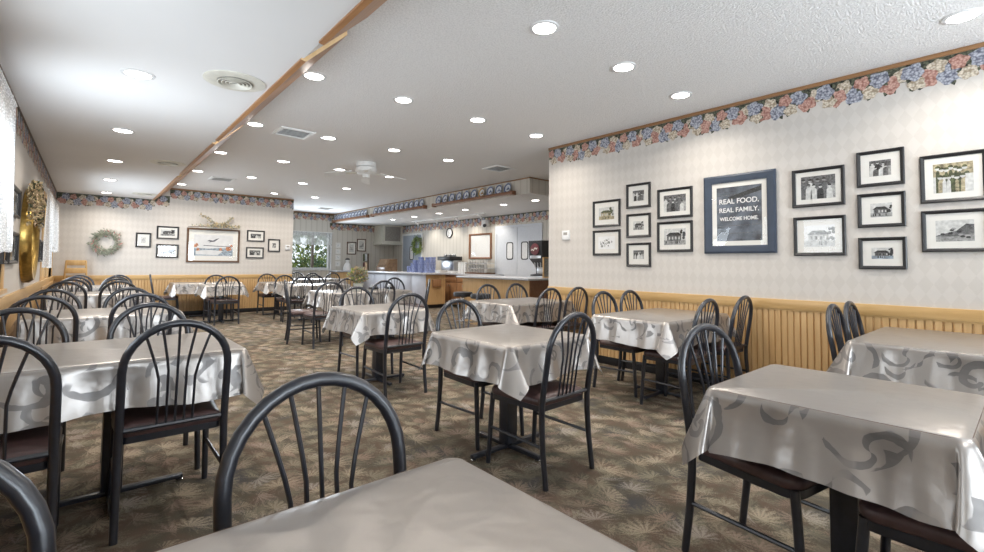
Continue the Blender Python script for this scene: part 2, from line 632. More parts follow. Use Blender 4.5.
struct('floor', B(((XL - T, YR - T, -0.08), (XK + T, YW + T, 0))), 'carpet')
struct('ceiling', B(((XL - T, YR - T, H), (XK + T, YW + T, H + 0.1))), 'ceiling_popcorn')
m = MB()
m.prism([(XL, ZS), (1.0, ZS), (1.285, H - 0.001), (XL, H - 0.001)], lambda u, v, d: (u, d, v), YR, YF)
struct('ceiling_soffit', m, 'ceiling_smooth', smooth=20)
struct('ceiling_kitchen', B(((XS, 5.92, ZK), (XK, YW, H - 0.001))), 'ceiling_smooth')


def wall_with_holes(name, axis, pos, thick, a0, a1, z0, z1, holes, mat):
    """axis 'x': wall in plane x=pos spanning y a0..a1; thick is signed, away from the room"""
    m = MB()
    cuts = sorted({a0, a1, *[h[0] for h in holes], *[h[1] for h in holes]})
    for s0, s1 in zip(cuts, cuts[1:]):
        mid = (s0 + s1) / 2
        hs = [h for h in holes if h[0] < mid < h[1]]
        spans = [(z0, z1)] if not hs else [(z0, hs[0][2]), (hs[0][3], z1)]
        for lo, hi in spans:
            if hi - lo > 1e-4:
                if axis == 'x':
                    m.box((pos, s0, lo), (pos + thick, s1, hi))
                else:
                    m.box((s0, pos, lo), (s1, pos + thick, hi))
    return struct(name, m, mat)


LW = [(-1.55, -0.05, 0.95, 2.2), (2.05, 3.55, 0.95, 2.2), (3.95, 5.15, 0.95, 2.2), (9.05, 11.6, 0.80, 2.08)]
wl = wall_with_holes('wall_left', 'x', XL, -T, YR, YF, 0, H, LW, 'wallpaper')
wr = wall_with_holes('wall_right', 'x', XR, T, YR, YE, 0, H, [], 'wallpaper')
wf = wall_with_holes('wall_far', 'y', YF, T, XL, XE, 0, H, [], 'wallpaper')
wn = wall_with_holes('wall_nook', 'x', XE - 0.001, -T, YF + T, YW, 0, H, [], 'wallpaper_stripe')
ww = wall_with_holes('wall_window', 'y', YW, T, XE - T, XK, 0, H, [(4.45, 5.9, 0.96, 2.1)], 'wallpaper_stripe')
wk = wall_with_holes('wall_kitchen', 'x', XK, T, YE, YW, 0, H, [], 'wallpaper_stripe')
wp = wall_with_holes('wall_partition', 'y', YE - T, T, XR + T, XK + T, 0, H, [], 'wallpaper')
wb = wall_with_holes('wall_rear', 'y', YR, -T, XL - T, XR + T, 0, H, [(0.2, 1.8, 0.8, 2.3), (2.4, 4.0, 0.8, 2.3)], 'wallpaper')

RAIL0, RAIL1 = 0.795, 0.884


def beadboard(wall, axis, pos, sgn, a0, a1, skip=()):
    """grooved boards, chair rail, baseboard and crown trim as parts of a wall; sgn points into the room"""
    def put(a, d, z):
        return (pos + sgn * d, a, z) if axis == 'x' else (a, pos + sgn * d, z)
    m = MB()
    w_ = 0.05
    k = int(round((a1 - a0) / w_))
    prof = []
    for i in range(k):
        s = a0 + (a1 - a0) * i / k
        e = a0 + (a1 - a0) * (i + 1) / k
        prof += [(s, 0.004), (s + 0.004, 0.013), (e - 0.010, 0.013), (e - 0.006, 0.008), (e - 0.003, 0.013), (e - 0.0015, 0.004)]
    vs, fs = [], []
    for a, d in prof:
        vs += [put(a, d, 0.09), put(a, d, RAIL0 + 0.002)]
    for i in range(len(prof) - 1):
        fs.append((2 * i, 2 * i + 2, 2 * i + 3, 2 * i + 1))
    m.add(vs, fs)
    m.build('wainscot', 'oak_z', wall, smooth=0, fix=False)
    wy = 'oak_y' if axis == 'x' else 'oak_x'
    m = MB()
    q0, q1 = put(a0, 0.0, RAIL0), put(a1, 0.022, RAIL1)
    m.bbox(q0, q1, 0.005)
    m.box(put(a0, 0.0, RAIL0 - 0.012), put(a1, 0.016, RAIL0 + 0.001))
    m.build('chair_rail', wy, wall, smooth=40)
    m = MB()
    m.bbox(put(a0, 0, 0), put(a1, 0.018, 0.092), 0.004)
    m.build('baseboard', 'black_plain', wall, smooth=40)


def border(wall, axis, pos, sgn, a0, a1, ztop, height=0.235, trim=True, step=None):
    """crown strip and cut-out flower border, a paper strip stuck to the wall"""
    def put(a, d, z):
        return (pos + sgn * d, a, z) if axis == 'x' else (a, pos + sgn * d, z)
    if trim:
        m = MB()
        m.bbox(put(a0, 0, ztop - 0.034), put(a1, 0.016, ztop - 0.0005), 0.004)
        m.build('crown_trim', 'trim_wood_y' if axis == 'x' else 'trim_wood_x', wall, smooth=40)
        ztop -= 0.034
        height -= 0.03
    rnd = random.Random(int(pos * 100) + int(a0 * 10))
    m = MB()
    m.cur = 3
    zb = ztop - height * 0.62
    m.add([put(a0, 0.001, ztop), put(a1, 0.001, ztop), put(a1, 0.001, zb), put(a0, 0.001, zb)], [(0, 1, 2, 3)])
    # one repeat of the print: (offset, drop, radius, colour)
    rep = [(0.00, 0.34, 0.052, 2), (0.085, 0.62, 0.062, 0), (0.14, 0.30, 0.060, 1), (0.205, 0.74, 0.048, 2), (0.25, 0.30, 0.048, 0),
           (0.305, 0.66, 0.070, 1), (0.375, 0.30, 0.050, 2), (0.425, 0.66, 0.064, 0), (0.485, 0.76, 0.048, 2), (0.50, 0.32, 0.062, 1)]
    per = 0.56
    L = a1 - a0
    cnt = 0
    for r_ in range(int(L / per) + 2):
        for o_, dr, rad, ci in rep:
            c = a0 + r_ * per + o_ + rnd.uniform(-0.008, 0.008)
            if c - rad * 0.4 < a0 or c + rad * 0.4 > a1:
                continue
            cz = ztop - dr * height
            cnt += 1
            d_ = 0.0016 + 0.0007 * (cnt % 5)
            # leaves behind
            for q in range(3):
                an = rnd.uniform(0, 2 * PI)
                m.cur = 3
                lx, lz = math.cos(an), math.sin(an)
                pts = [(rad * 0.5, -0.02), (rad * 1.02, -0.016), (rad * 1.36, 0), (rad * 1.02, 0.016), (rad * 0.5, 0.02)]
                vs = []
                for (pu, pv) in pts:
                    aa = c + pu * lx - pv * lz
                    zz = cz + pu * lz + pv * lx
                    vs.append(put(min(max(aa, a0), a1), d_ - 0.0004, min(zz, ztop)))
                m.add(vs, [tuple(range(5))])
            m.cur = ci
            k = 26
            ph = rnd.uniform(0, 6)
            vs = []
            for j in range(k):
                an = 2 * PI * j / k
                rr = rad * (1.06 + 0.13 * math.sin(an * 5 + ph) + 0.09 * math.sin(an * 3 + ph * 2))
                vs.append(put(min(max(c + rr * math.cos(an), a0), a1), d_, min(cz + rr * math.sin(an), ztop)))
            m.add(vs, [tuple(range(k))])
    return m.build('flower_border', ['petal_pink', 'petal_blue', 'petal_cream', 'petal_leaf'], wall, smooth=0, fix=False)


beadboard(wl, 'x', XL, 1, YR, YF)
beadboard(wr, 'x', XR, -1, YR, YE)
beadboard(wf, 'y', YF, -1, XL, XE)
border(wr, 'x', XR, -1, YR + 2.2, YE, H)
border(wf, 'y', YF, -1, 1.29, XE, H)
border(wf, 'y', YF, -1, XL, 1.03, ZS, trim=False)
border(wf, 'y', YF, -1, 1.03, 1.29, ZS + 0.10, trim=False)
border(wl, 'x', XL, 1, 3.0, YF, ZS, trim=False)
border(ww, 'y', YW, -1, XE, XS, H)
border(ww, 'y', YW, -1, XS - 0.12, XK, ZK, trim=False)
border(wk, 'x', XK, -1, 6.0, YW, ZK, height=0.25, trim=False)
# paper on the corner end of the right wall's border folds round; wood strip along the lowered kitchen ceiling
m = MB()
m.box((XS - 0.012, 5.91, H - 0.022), (XS, YW, H - 0.002))
m.box((XS - 0.012, 5.908, H - 0.022), (XK, 5.92, H - 0.002))
struct('trim_1', m, 'trim_wood_y')
# wallpaper on the faces of the lowered kitchen ceiling
m = B(((XS - 0.003, 5.917, ZK), (XS, YW, H - 0.022)), ((XS - 0.003, 5.917, ZK), (XK, 5.92, H - 0.022)))
struct('trim_2', m, 'wallpaper_stripe')
# dark line where left wall meets the lowered ceiling
struct('trim_3', B(((XL, YR, ZS - 0.012), (XL + 0.012, YF, ZS))), 'dark_wood')

# wooden fascia boards along the lowered ceiling's edge
for a, b in ((-1.2, 2.72), (3.02, 5.68), (5.84, 8.3), (8.5, YF)):
    m = MB()
    poly = [(0.985, ZS - 0.012), (1.015, ZS - 0.018), (1.285, H - 0.035), (1.285, H - 0.001), (1.262, H - 0.001), (0.985, ZS + 0.012)]
    m.prism(poly, lambda u, v, d: (u, d, v), a, b)
    o = struct('fascia_board', m, ['beam_wood', 'beam_end'], smooth=20)
    for p_ in o.data.polygons:
        if abs(p_.normal.y) > 0.9:
            p_.material_index = 1
    tag(o, kind='structure')

# ------------------------------------------------------------------ windows and doors
def window(idx, axis, pos, thick, a0, a1, z0, z1, mullions, sash='sash_white', sill=True):
    def put(a, d, z):
        return (pos + d * (1 if thick > 0 else -1), a, z) if axis == 'x' else (a, pos + d * (1 if thick > 0 else -1), z)
    w_ = 0.06
    m = MB()
    d0, d1 = 0.03, 0.09
    m.box(put(a0, d0, z0), put(a0 + w_, d1, z1))
    m.box(put(a1 - w_, d0, z0), put(a1, d1, z1))
    m.box(put(a0 + w_, d0, z0), put(a1 - w_, d1, z0 + w_))
    m.box(put(a0 + w_, d0, z1 - w_), put(a1 - w_, d1, z1))
    root = struct('window_%d' % idx, m, sash)
    for mu in mullions:
        B((put(mu - 0.035, 0.02, z0 + w_), put(mu + 0.035, 0.1, z1 - w_))).build('mullion', 'post_brown' if sash == 'sash_white' else sash, root)
    B((put(a0 + w_, 0.058, z0 + w_), put(a1 - w_, 0.062, z1 - w_))).build('pane', 'glass', root)
    if sill:
        B((put(a0 - 0.05, -0.035, z0 - 0.03), put(a1 + 0.05, 0.03, z0))).build('window_sill', sash, root)
    # casing round the opening
    m = MB()
    c_ = 0.055
    m.box(put(a0 - c_, -0.014, z0), put(a0, 0.03, z1 + c_))
    m.box(put(a1, -0.014, z0), put(a1 + c_, 0.03, z1 + c_))
    m.box(put(a0, -0.014, z1), put(a1, 0.03, z1 + c_))
    m.build('casing', sash, root)
    return root


window(1, 'y', YW, T, 4.45, 5.9, 0.96, 2.1, [5.36])
window(2, 'x', XL, -T, 2.05, 3.55, 0.95, 2.2, [2.8], 'oak_z')
window(3, 'x', XL, -T, 3.95, 5.15, 0.95, 2.2, [4.55], 'oak_z')
window(4, 'x', XL, -T, 9.05, 11.6, 0.80, 2.08, [10.3], 'oak_z')
window(5, 'y', YR, -T, 0.2, 1.8, 0.8, 2.3, [1.0])
window(6, 'y', YR, -T, 2.4, 4.0, 0.8, 2.3, [3.2])
window(7, 'x', XL, -T, -1.55, -0.05, 0.95, 2.2, [-0.8], 'oak_z')


def lace(axis, pos, sgn, a0, a1, z0, z1, label, waves, depth=0.03, jab=None, mat='lace'):
    nu, nv = int((a1 - a0) / 0.02), 24
    m = MB()
    vs, fs = [], []
    for i in range(nu + 1):
        a = a0 + (a1 - a0) * i / nu
        t = i / nu
        low = z0 + (jab(t) if jab else 0)
        low += 0.022 * abs(math.sin(a * PI / 0.09))
        for j in range(nv + 1):
            s = j / nv
            z = z1 + (low - z1) * s
            d = 0.05 + depth * (0.35 + 0.65 * s) * (math.sin(a * waves) + 0.4 * math.sin(a * waves * 2.3 + 1))
            vs.append((pos + sgn * d, a, z) if axis == 'x' else (a, pos + sgn * d, z))
    for i in range(nu):
        for j in range(nv):
            k = i * (nv + 1) + j
            fs.append((k, k + nv + 1, k + nv + 2, k + 1))
    m.add(vs, fs)
    root = m.build('lace_curtain', mat, None, smooth=180, fix=False)
    tag(root, label, 'curtain', 'white lace curtains')
    rod = MB()
    p = (pos + sgn * 0.05, a0 - 0.03, z1 + 0.004) if axis == 'x' else (a0 - 0.03, pos + sgn * 0.05, z1 + 0.004)
    q = (pos + sgn * 0.05, a1 + 0.03, z1 + 0.004) if axis == 'x' else (a1 + 0.03, pos + sgn * 0.05, z1 + 0.004)
    rod.tube([p, q], 0.008, 8)
    rod.build('curtain_rod', 'white_paint', root)
    return root


lace('x', XL, 1, 3.75, 4.97, 1.22, 2.33, 'white lace curtain at the left picture edge, nearest window', 34)
lace('x', XL, 1, 9.0, 11.75, 1.42, 2.16, 'white lace curtain over the wood-framed window near the far left corner', 30, 0.035, lambda t: -0.12 * t + (-0.35 if t < 0.18 else 0))
lace('y', YW, -1, 4.42, 5.95, 1.72, 2.14, 'white lace valance over the far window with garden view', 38, 0.02, mat='lace_sheer')
# outside the far window: ground and bushes
struct('ground_outside', B(((2.5, YW + T, -0.3), (11.0, 24.0, -0.2))), 'asphalt')


def bush(name, c, rx, ry, rz, nleaf, mat, label, cat, size=0.07, seed=1, flowers=None):
    rnd = random.Random(seed)
    root = thing(name, (c[0], c[1], c[2] - rz), label, cat)
    m = MB()
    for i in range(nleaf):
        v = Vector((rnd.gauss(0, 1), rnd.gauss(0, 1), rnd.gauss(0, 1))).normalized()
        rr = rnd.uniform(0.55, 1.0) * (1 + 0.15 * math.sin(v.x * 5 + v.z * 4))
        p = Vector((v.x * rx * rr, v.y * ry * rr, v.z * rz * rr + rz))
        d = (v + Vector((rnd.uniform(-.8, .8), rnd.uniform(-.8, .8), rnd.uniform(-.2, .9)))).normalized()
        m.cur = 1 if (flowers and rnd.random() < flowers) else (2 if rnd.random() < 0.35 else 0)
        m.leaf(p, d, (rnd.uniform(-1, 1), rnd.uniform(-1, 1), 1), size * rnd.uniform(.7, 1.3), size * 0.3)
    m.build('foliage', [mat, 'flower_pink' if name == 'garden_bush' else 'flower_cream', 'leaf_lime'], root, smooth=0, fix=False)
    s = MB()
    for i in range(5):
        an = i * 1.26
        s.tube([(0, 0, 0), (0.25 * rx * math.cos(an), 0.25 * ry * math.sin(an), rz * 0.6), (0.6 * rx * math.cos(an), 0.6 * ry * math.sin(an), rz * 1.2)], 0.012 if rz > 0.3 else 0.003, 6)
    s.build('stems', 'post_brown', root)
    return root


bush('garden_bush', (5.0, 16.7, 0.55), 0.55, 0.5, 0.75, 1500, 'leaf_green', 'leafy green bush outside the far window, left of its post', 'bush', 0.12, 3, 0.05)
bush('garden_bush', (6.3, 17.4, 0.65), 0.85, 0.6, 0.85, 2000, 'leaf_green', 'leafy green bush outside the far window, right of its post', 'bush', 0.12, 5, 0.04)
bush('garden_tree', (6.9, 20.0, 1.75), 1.7, 1.2, 1.95, 2300, 'leaf_green', 'tree crown in the garden beyond the bushes, seen through the lace valance', 'tree', 0.22, 8)


def kitchen_door(idx, y0, y1, leaves, mat, lite=True, zt=2.12):
    x = XK
    m = MB()
    m.box((x - 0.03, y0 - 0.07, 0), (x, y0, zt + 0.06))
    m.box((x - 0.03, y1, 0), (x, y1 + 0.07, zt + 0.06))
    m.box((x - 0.03, y0, zt), (x, y1, zt + 0.06))
    root = struct('door_%d' % idx, m, 'white_paint' if idx == 2 else 'door_paint')
    wdt = (y1 - y0) / leaves
    for i in range(leaves):
        a, b = y0 + i * wdt + 0.006, y0 + (i + 1) * wdt - 0.006
        B(((x - 0.026, a, 0.01), (x - 0.002, b, zt - 0.005))).build('door_leaf', mat, root)
        c_ = (a + b) / 2 + (0 if leaves == 1 else (0.12 if i == 0 else -0.12))
        if lite:
            # round-cornered vision panel with black gasket
            def rr(w_, h_, r_):
                pts = []
                for cx_, cz_, a0_ in ((w_ - r_, h_ - r_, 0), (-w_ + r_, h_ - r_, 90), (-w_ + r_, -h_ + r_, 180), (w_ - r_, -h_ + r_, 270)):
                    for q in range(5):
                        an = math.radians(a0_ + q * 22.5)
                        pts.append((cx_ + r_ * math.cos(an), cz_ + r_ * math.sin(an)))
                return pts
            g = MB()
            out, inn = rr(0.125, 0.225, 0.06), rr(0.10, 0.20, 0.045)
            k = len(out)
            vs = [(x - 0.034, c_ + u, 1.52 + v) for u, v in out] + [(x - 0.034, c_ + u, 1.52 + v) for u, v in inn] + \
                 [(x - 0.026, c_ + u, 1.52 + v) for u, v in out] + [(x - 0.026, c_ + u, 1.52 + v) for u, v in inn]
            fs = []
            for q in range(k):
                w2_ = (q + 1) % k
                fs += [(q, w2_, k + w2_, k + q), (q, w2_, 2 * k + w2_, 2 * k + q), (k + q, k + w2_, 3 * k + w2_, 3 * k + q)]
            g.add(vs, fs)
            gk = g.build('window_gasket', 'black_plain', root)
            g = MB()
            g.prism(rr(0.10, 0.20, 0.045), lambda u, v, d: (d, c_ + u, 1.52 + v), x - 0.0275, x - 0.0265)
            g.build('vision_pane', 'white_gloss', gk)
    return root


kitchen_door(1, 7.72, 9.28, 2, 'door_paint')
d2 = kitchen_door(2, 13.0, 14.15, 1, 'grey_door')

# ------------------------------------------------------------------ recessed lights
GX = [1.40, 2.261, 3.188, 4.115]
GY = [0.251 + 1.852 * i for i in range(7)]


def lamp_mesh():
    root = thing('recessed_light', (0, 0, 0), 'x', 'ceiling light')
    m = MB()
    m.lathe([(0.075, -0.001), (0.098, -0.001), (0.098, -0.006), (0.078, -0.010), (0.075, -0.006)], k=28)
    m.build('trim_ring', 'white_gloss', root)
    m = MB()
    m.lathe([(0.0, -0.0045), (0.077, -0.0045), (0.077, -0.002), (0.0, -0.002)], k=28)
    m.build('lens', 'lamp_glow', root)
    return root


lamp_d = bpy.data.lights.new('downlight', 'AREA')
lamp_d.shape = 'DISK'
lamp_d.size = 0.15
lamp_d.spread = math.radians(140)
lamp_d.energy = LAMP_W
lamp_d.color = (1.0, 0.93, 0.84)
lamp_proto = lamp_mesh()
first_lamp = [True]


def add_lamp(x, y, z, label):
    if first_lamp[0]:
        o = lamp_proto
        o.location = (x, y, z)
        o['label'] = label
        o['group'] = 'recessed ceiling lights'
        first_lamp[0] = False
    else:
        o = dup(lamp_proto, (x, y, z), 0, label, 'recessed ceiling lights')
    l_ = bpy.data.objects.new('downlight', lamp_d)
    C.objects.link(l_)
    l_.parent = o
    l_.location = (0, 0, -0.02)


ORD = ['first', 'second', 'third', 'fourth', 'fifth', 'sixth', 'seventh', 'eighth', 'ninth', 'tenth', 'eleventh']
colw = ['in the line beside the wooden fascia', 'in the second line from the wooden fascia', 'in the third line from the wooden fascia',
        'in the line nearest the wall of photos']
for i, gx in enumerate(GX):
    for j, gy in enumerate(GY):
        if (i, j) in ((0, 0), (1, 0), (2, 0), (0, 1)):
            continue
        k = j - {0: 2, 1: 1, 2: 1, 3: 0}[i]
        add_lamp(gx, gy, H, 'round recessed ceiling light, %s from the viewer %s' % (ORD[k], colw[i]))
for j in range(5):
    add_lamp(0.22, 4.05 + 1.87 * j, ZS, 'round recessed light in the smooth lowered left ceiling, %s from the viewer' % ORD[j])
for q, (x, y) in enumerate([(6.75, 6.5), (6.75, 7.45), (6.75, 8.8), (6.75, 9.9), (6.75, 11.1), (6.75, 12.3)]):
    add_lamp(x, y, ZK, 'round recessed light under the plate-rail soffit, %s from its near corner' % ORD[q])
# two behind the viewer
for gx in (1.334, 3.188):
    add_lamp(gx, -1.6, H, 'round recessed ceiling light behind the viewer, %s side' % ('left' if gx < 2 else 'right'))

# track lights on the kitchen soffit
t = thing('track_light', (7.5, 9.0, ZK), 'white track light bar washing the kitchen wall above the clock', 'track light')
B(((-0.02, 0, -0.025), (0.02, 3.4, -0.001))).build('track', 'white_paint', t)
for k in range(4):
    y = 0.2 + k * 1.0
    m = MB()
    m.tube([(0.0, y, -0.02), (0.0, y, -0.06)], 0.01, 8)
    m.tube([(-0.03, y, -0.05), (0.07, y, -0.10)], [0.028, 0.04], 14)
    hd = m.build('spot_head', 'white_gloss', t)
    l_ = bpy.data.lights.new('track_spot', 'SPOT')
    l_.energy = 24
    l_.spot_size = 1.9
    l_.spot_blend = 0.8
    l_.shadow_soft_size = 0.05
    l_.color = (1.0, 0.93, 0.82)
    lo = bpy.data.objects.new('track_spot', l_)
    C.objects.link(lo)
    lo.parent = t
    lo.location = (0.10, y, -0.12)
    lo.rotation_euler = Vector((0.55, 0, -0.8)).to_track_quat('-Z', 'Y').to_euler()

# ------------------------------------------------------------------ ceiling vents and fan
for q, (x, y, lab) in enumerate([(0.76, 3.74, 'round cream air diffuser in the lowered left ceiling, nearest the viewer'),
                                 (0.76, 7.48, 'round cream air diffuser in the lowered left ceiling, second from the viewer'),
                                 (0.79, 11.25, 'round cream air diffuser in the lowered left ceiling, farthest')]):
    v = thing('air_diffuser', (x, y, ZS), lab, 'air vent', 'round air diffusers')
    m = MB()
    m.lathe([(0.0, -0.001), (0.20, -0.001), (0.20, -0.006), (0.165, -0.014), (0.13, -0.010), (0.0, -0.010)], k=36)
    m.build('plate', 'cream_plastic', v)
    m = MB()
    for r_ in (0.03, 0.055, 0.08, 0.105):
        m.lathe([(r_ - 0.009, -0.012), (r_ + 0.004, -0.024), (r_ + 0.008, -0.022), (r_ - 0.004, -0.010)], k=28)
    m.build('cone_rings', 'cream_plastic', v)
    m = MB()
    m.lathe([(0.0, -0.0105), (0.115, -0.0105), (0.115, -0.012), (0.0, -0.012)], k=28)
    m.build('throat', 'screen_grey', v)
for (x, y, lab) in [(1.85, 5.88, 'square louvred ceiling vent nearest the viewer, left of the ceiling fan'), (1.89, 10.12, 'square louvred ceiling vent near the far wall'),
                    (5.09, 5.75, 'square louvred ceiling vent beside the plate-rail soffit'), (5.17, 13.5, 'square louvred ceiling vent in front of the far window')]:
    v = thing('ceiling_vent', (x, y, H), lab, 'air vent', 'square ceiling vents')
    m = MB()
    for a, b in (((-.2, -.2), (.2, -.16)), ((-.2, .16), (.2, .2)), ((-.2, -.16), (-.16, .16)), ((.16, -.16), (.2, .16))):
        m.box((a[0], a[1], -0.014), (b[0], b[1], -0.001))
    m.build('vent_frame', 'white_paint', v)
    B(((-.16, -.16, -0.004), (.16, .16, -0.001))).build('vent_backing', 'dark_slot', v)
    m = MB()
    for k in range(6):
        yy = -0.13 + k * 0.052
        m.box((-.16, yy, -0.009), (.16, yy + 0.004, -0.004))
    m.build('louvre', 'white_paint', v)

fan = thing('ceiling_fan', (3.28, 6.86, H), 'white four-blade hugger ceiling fan in the middle of the textured ceiling', 'ceiling fan')
m = MB()
m.lathe([(0.0, -0.001), (0.15, -0.001), (0.155, -0.05), (0.15, -0.07)], k=32)
m.build('canopy', 'white_paint', fan)
m = MB()
m.lathe([(0.14, -0.07), (0.165, -0.085), (0.165, -0.15), (0.13, -0.18), (0.06, -0.19), (0.055, -0.24), (0.0, -0.245)], k=32)
m.build('motor_housing', 'white_paint', fan)
for k in range(4):
    an = math.radians(-25 + 90 * k)
    ca, sa = math.cos(an), math.sin(an)
    m = MB()
    outl = [(0.22, -0.055), (0.58, -0.075), (0.62, -0.055), (0.63, 0.0), (0.62, 0.055), (0.58, 0.075), (0.22, 0.055)]

    def fb(u, v, d, ca=ca, sa=sa):
        z = -0.165 + d + v * 0.24 - 0.16 * max(0.0, u - 0.2)
        return (u * ca - v * sa, u * sa + v * ca, z)
    m.prism(outl, fb, 0.0, 0.008)
    bl = m.build('blade', 'white_paint', fan, smooth=20)
    m = MB()
    m.prism([(0.12, -0.018), (0.30, -0.03), (0.30, 0.03), (0.12, 0.018)], fb, -0.006, 0.0)
    m.build('blade_bracket', 'cream_plastic', bl, smooth=20)

# ------------------------------------------------------------------ chairs
CHAIR_G = 'black metal chairs with fan spindle backs'


def make_chair():
    root = thing('dining_chair', (0, 0, 0), 'x', 'chair', CHAIR_G)
    # front +y. rear leg and arch in one bent tube visually, built as arch + two rear legs
    zs = 0.43

    def back_y(z):   # lean of the back
        return -0.205 - 0.075 * max(0.0, (z - zs) / 0.47)
    m = MB()
    path = []
    hw = 0.197
    for z in (0.425, 0.50, 0.58, 0.66, 0.70):
        path.append((-hw, back_y(z), z))
    for k in range(1, 16):
        a = PI - PI * k / 16
        z = 0.70 + 0.199 * math.sin(a)
        path.append((hw * math.cos(a), back_y(z), z))
    for z in (0.70, 0.66, 0.58, 0.50, 0.425):
        path.append((hw, back_y(z), z))
    m.tube(path, 0.0165, 12)
    m.build('back_frame', 'black_metal', root)
    for sx in (-1, 1):
        m = MB()
        m.tube([(sx * 0.197, -0.205, 0.44), (sx * 0.198, -0.205, 0.33), (sx * 0.2, -0.215, 0.18), (sx * 0.202, -0.238, 0.0)], [0.0165, 0.0165, 0.0158, 0.015], 12)
        m.build('leg', 'black_metal', root)
        m = MB()
        m.tube([(sx * 0.19, 0.185, 0.415), (sx * 0.193, 0.195, 0.30), (sx * 0.198, 0.215, 0.0)], [0.0155, 0.0155, 0.014], 12)
        m.build('leg', 'black_metal', root)
        m = MB()
        m.tube([(sx * 0.2, -0.215, 0.205), (sx * 0.195, 0.2, 0.215)], 0.009, 8)
        m.build('stretcher', 'black_metal', root)
    m = MB()
    m.tube([(-0.197, -0.206, 0.445), (0.197, -0.206, 0.445)], 0.011, 8)
    m.build('back_rail', 'black_metal', root)
    for k in range(-2, 3):
        xb = 0.0335 * k
        a = PI / 2 - k * 0.335
        zt = 0.70 + 0.199 * math.sin(a)
        xt = hw * math.cos(a)
        zm = 0.655 + 0.035 * (2 - abs(k))
        pts = [(xb, back_y(0.445), 0.445), (xb, back_y(0.54), 0.54), (xb * 1.02, back_y(zm), zm)]
        for s in (0.25, 0.5, 0.75, 1.0):
            xx = xb + (xt - xb) * (s ** 1.12)
            zz = zm + (zt - zm) * s
            pts.append((xx, back_y(zz), zz))
        m = MB()
        m.tube(pts, 0.0056, 8)
        m.build('spindle', 'black_metal', root)

    def outline(grow):
        pts = []
        for (x_, y_, r_, a0) in ((0.19, 0.20, 0.05, 0), (-0.19, 0.20, 0.05, 90), (-0.172, -0.19, 0.025, 180), (0.172, -0.19, 0.025, 270)):
            sx, sy = (1 if x_ > 0 else -1), (1 if y_ > 0 else -1)
            for q in range(6):
                an = math.radians(a0 + q * 18)
                rr = r_ + grow
                pts.append((x_ - sx * r_ + rr * math.cos(an) + sx * 0.015, y_ - sy * r_ + rr * math.sin(an)))
        return pts
    m = MB()
    rings = [(0.0, 0.412), (0.006, 0.420), (0.006, 0.440), (-0.004, 0.455), (-0.03, 0.463), (-0.09, 0.467)]
    k = 24
    vs, fs = [], []
    for g, z in rings:
        o_ = outline(0)
        if g < -0.02:
            sc = 1 + g / 0.2
            vs += [(x_ * sc, y_ * sc, z) for x_, y_ in o_]
        else:
            vs += [(x_, y_, z) for x_, y_ in outline(g)]
    for i in range(len(rings) - 1):
        for j in range(k):
            fs.append((i * k + j, i * k + (j + 1) % k, (i + 1) * k + (j + 1) % k, (i + 1) * k + j))
    fs.append(tuple(range(k - 1, -1, -1)))
    fs.append(tuple((len(rings) - 1) * k + j for j in range(k)))
    m.add(vs, fs)
    m.build('seat', 'brown_vinyl', root, smooth=50)
    m = MB()
    m.prism(outline(0.004), lambda u, v, d: (u, v, d), 0.385, 0.414)
    m.build('seat_frame', 'black_metal', root)
    return root


chair0 = make_chair()
used = [False]


def chair(x, y, rz, label):
    rz = math.radians(rz)
    if not used[0]:
        used[0] = True
        chair0.location = (x, y, 0)
        chair0.rotation_euler = (0, 0, rz)
        chair0['label'] = label
        return chair0
    return dup(chair0, (x, y, 0), rz, label, CHAIR_G)


# ------------------------------------------------------------------ tables and cloths
def make_table(x, y, lx, ly, label, rz=0.0, zt=0.727):
    root = thing('dining_table', (x, y, 0), label, 'table', 'pedestal dining tables', math.radians(rz))
    a, b = lx / 2, ly / 2
    m = MB()
    pts = []
    for cx_, cy_, a0_ in ((a - .045, b - .045, 0), (-a + .045, b - .045, 90), (-a + .045, -b + .045, 180), (a - .045, -b + .045, 270)):
        for q in range(6):
            an = math.radians(a0_ + q * 18)
            pts.append((cx_ + .045 * math.cos(an), cy_ + .045 * math.sin(an)))
    m.prism(pts, lambda u, v, d: (u, v, d), zt - 0.032, zt)
    m.build('tabletop', 'dark_wood', root)
    m = MB()
    m.box((-0.14, -0.14, zt - 0.045), (0.14, 0.14, zt - 0.032))
    m.bbox((-0.042, -0.042, 0.04), (0.042, 0.042, zt - 0.045), 0.006)
    m.build('column', 'black_metal', root)
    m = MB()
    m.bbox((-0.30, -0.017, 0.012), (0.30, 0.017, 0.036), 0.005)
    m.bbox((-0.017, -0.27, 0.012), (0.017, 0.27, 0.036), 0.005)
    m.build('base', 'black_metal', root)
    for px, py in ((0.285, 0), (-0.285, 0), (0, 0.255), (0, -0.255)):
        g = MB()
        g.lathe([(0.0, 0.0), (0.016, 0.0), (0.018, 0.008), (0.012, 0.013)], (px, py, 0), 12)
        g.build('glide', 'chrome', root)
    return root


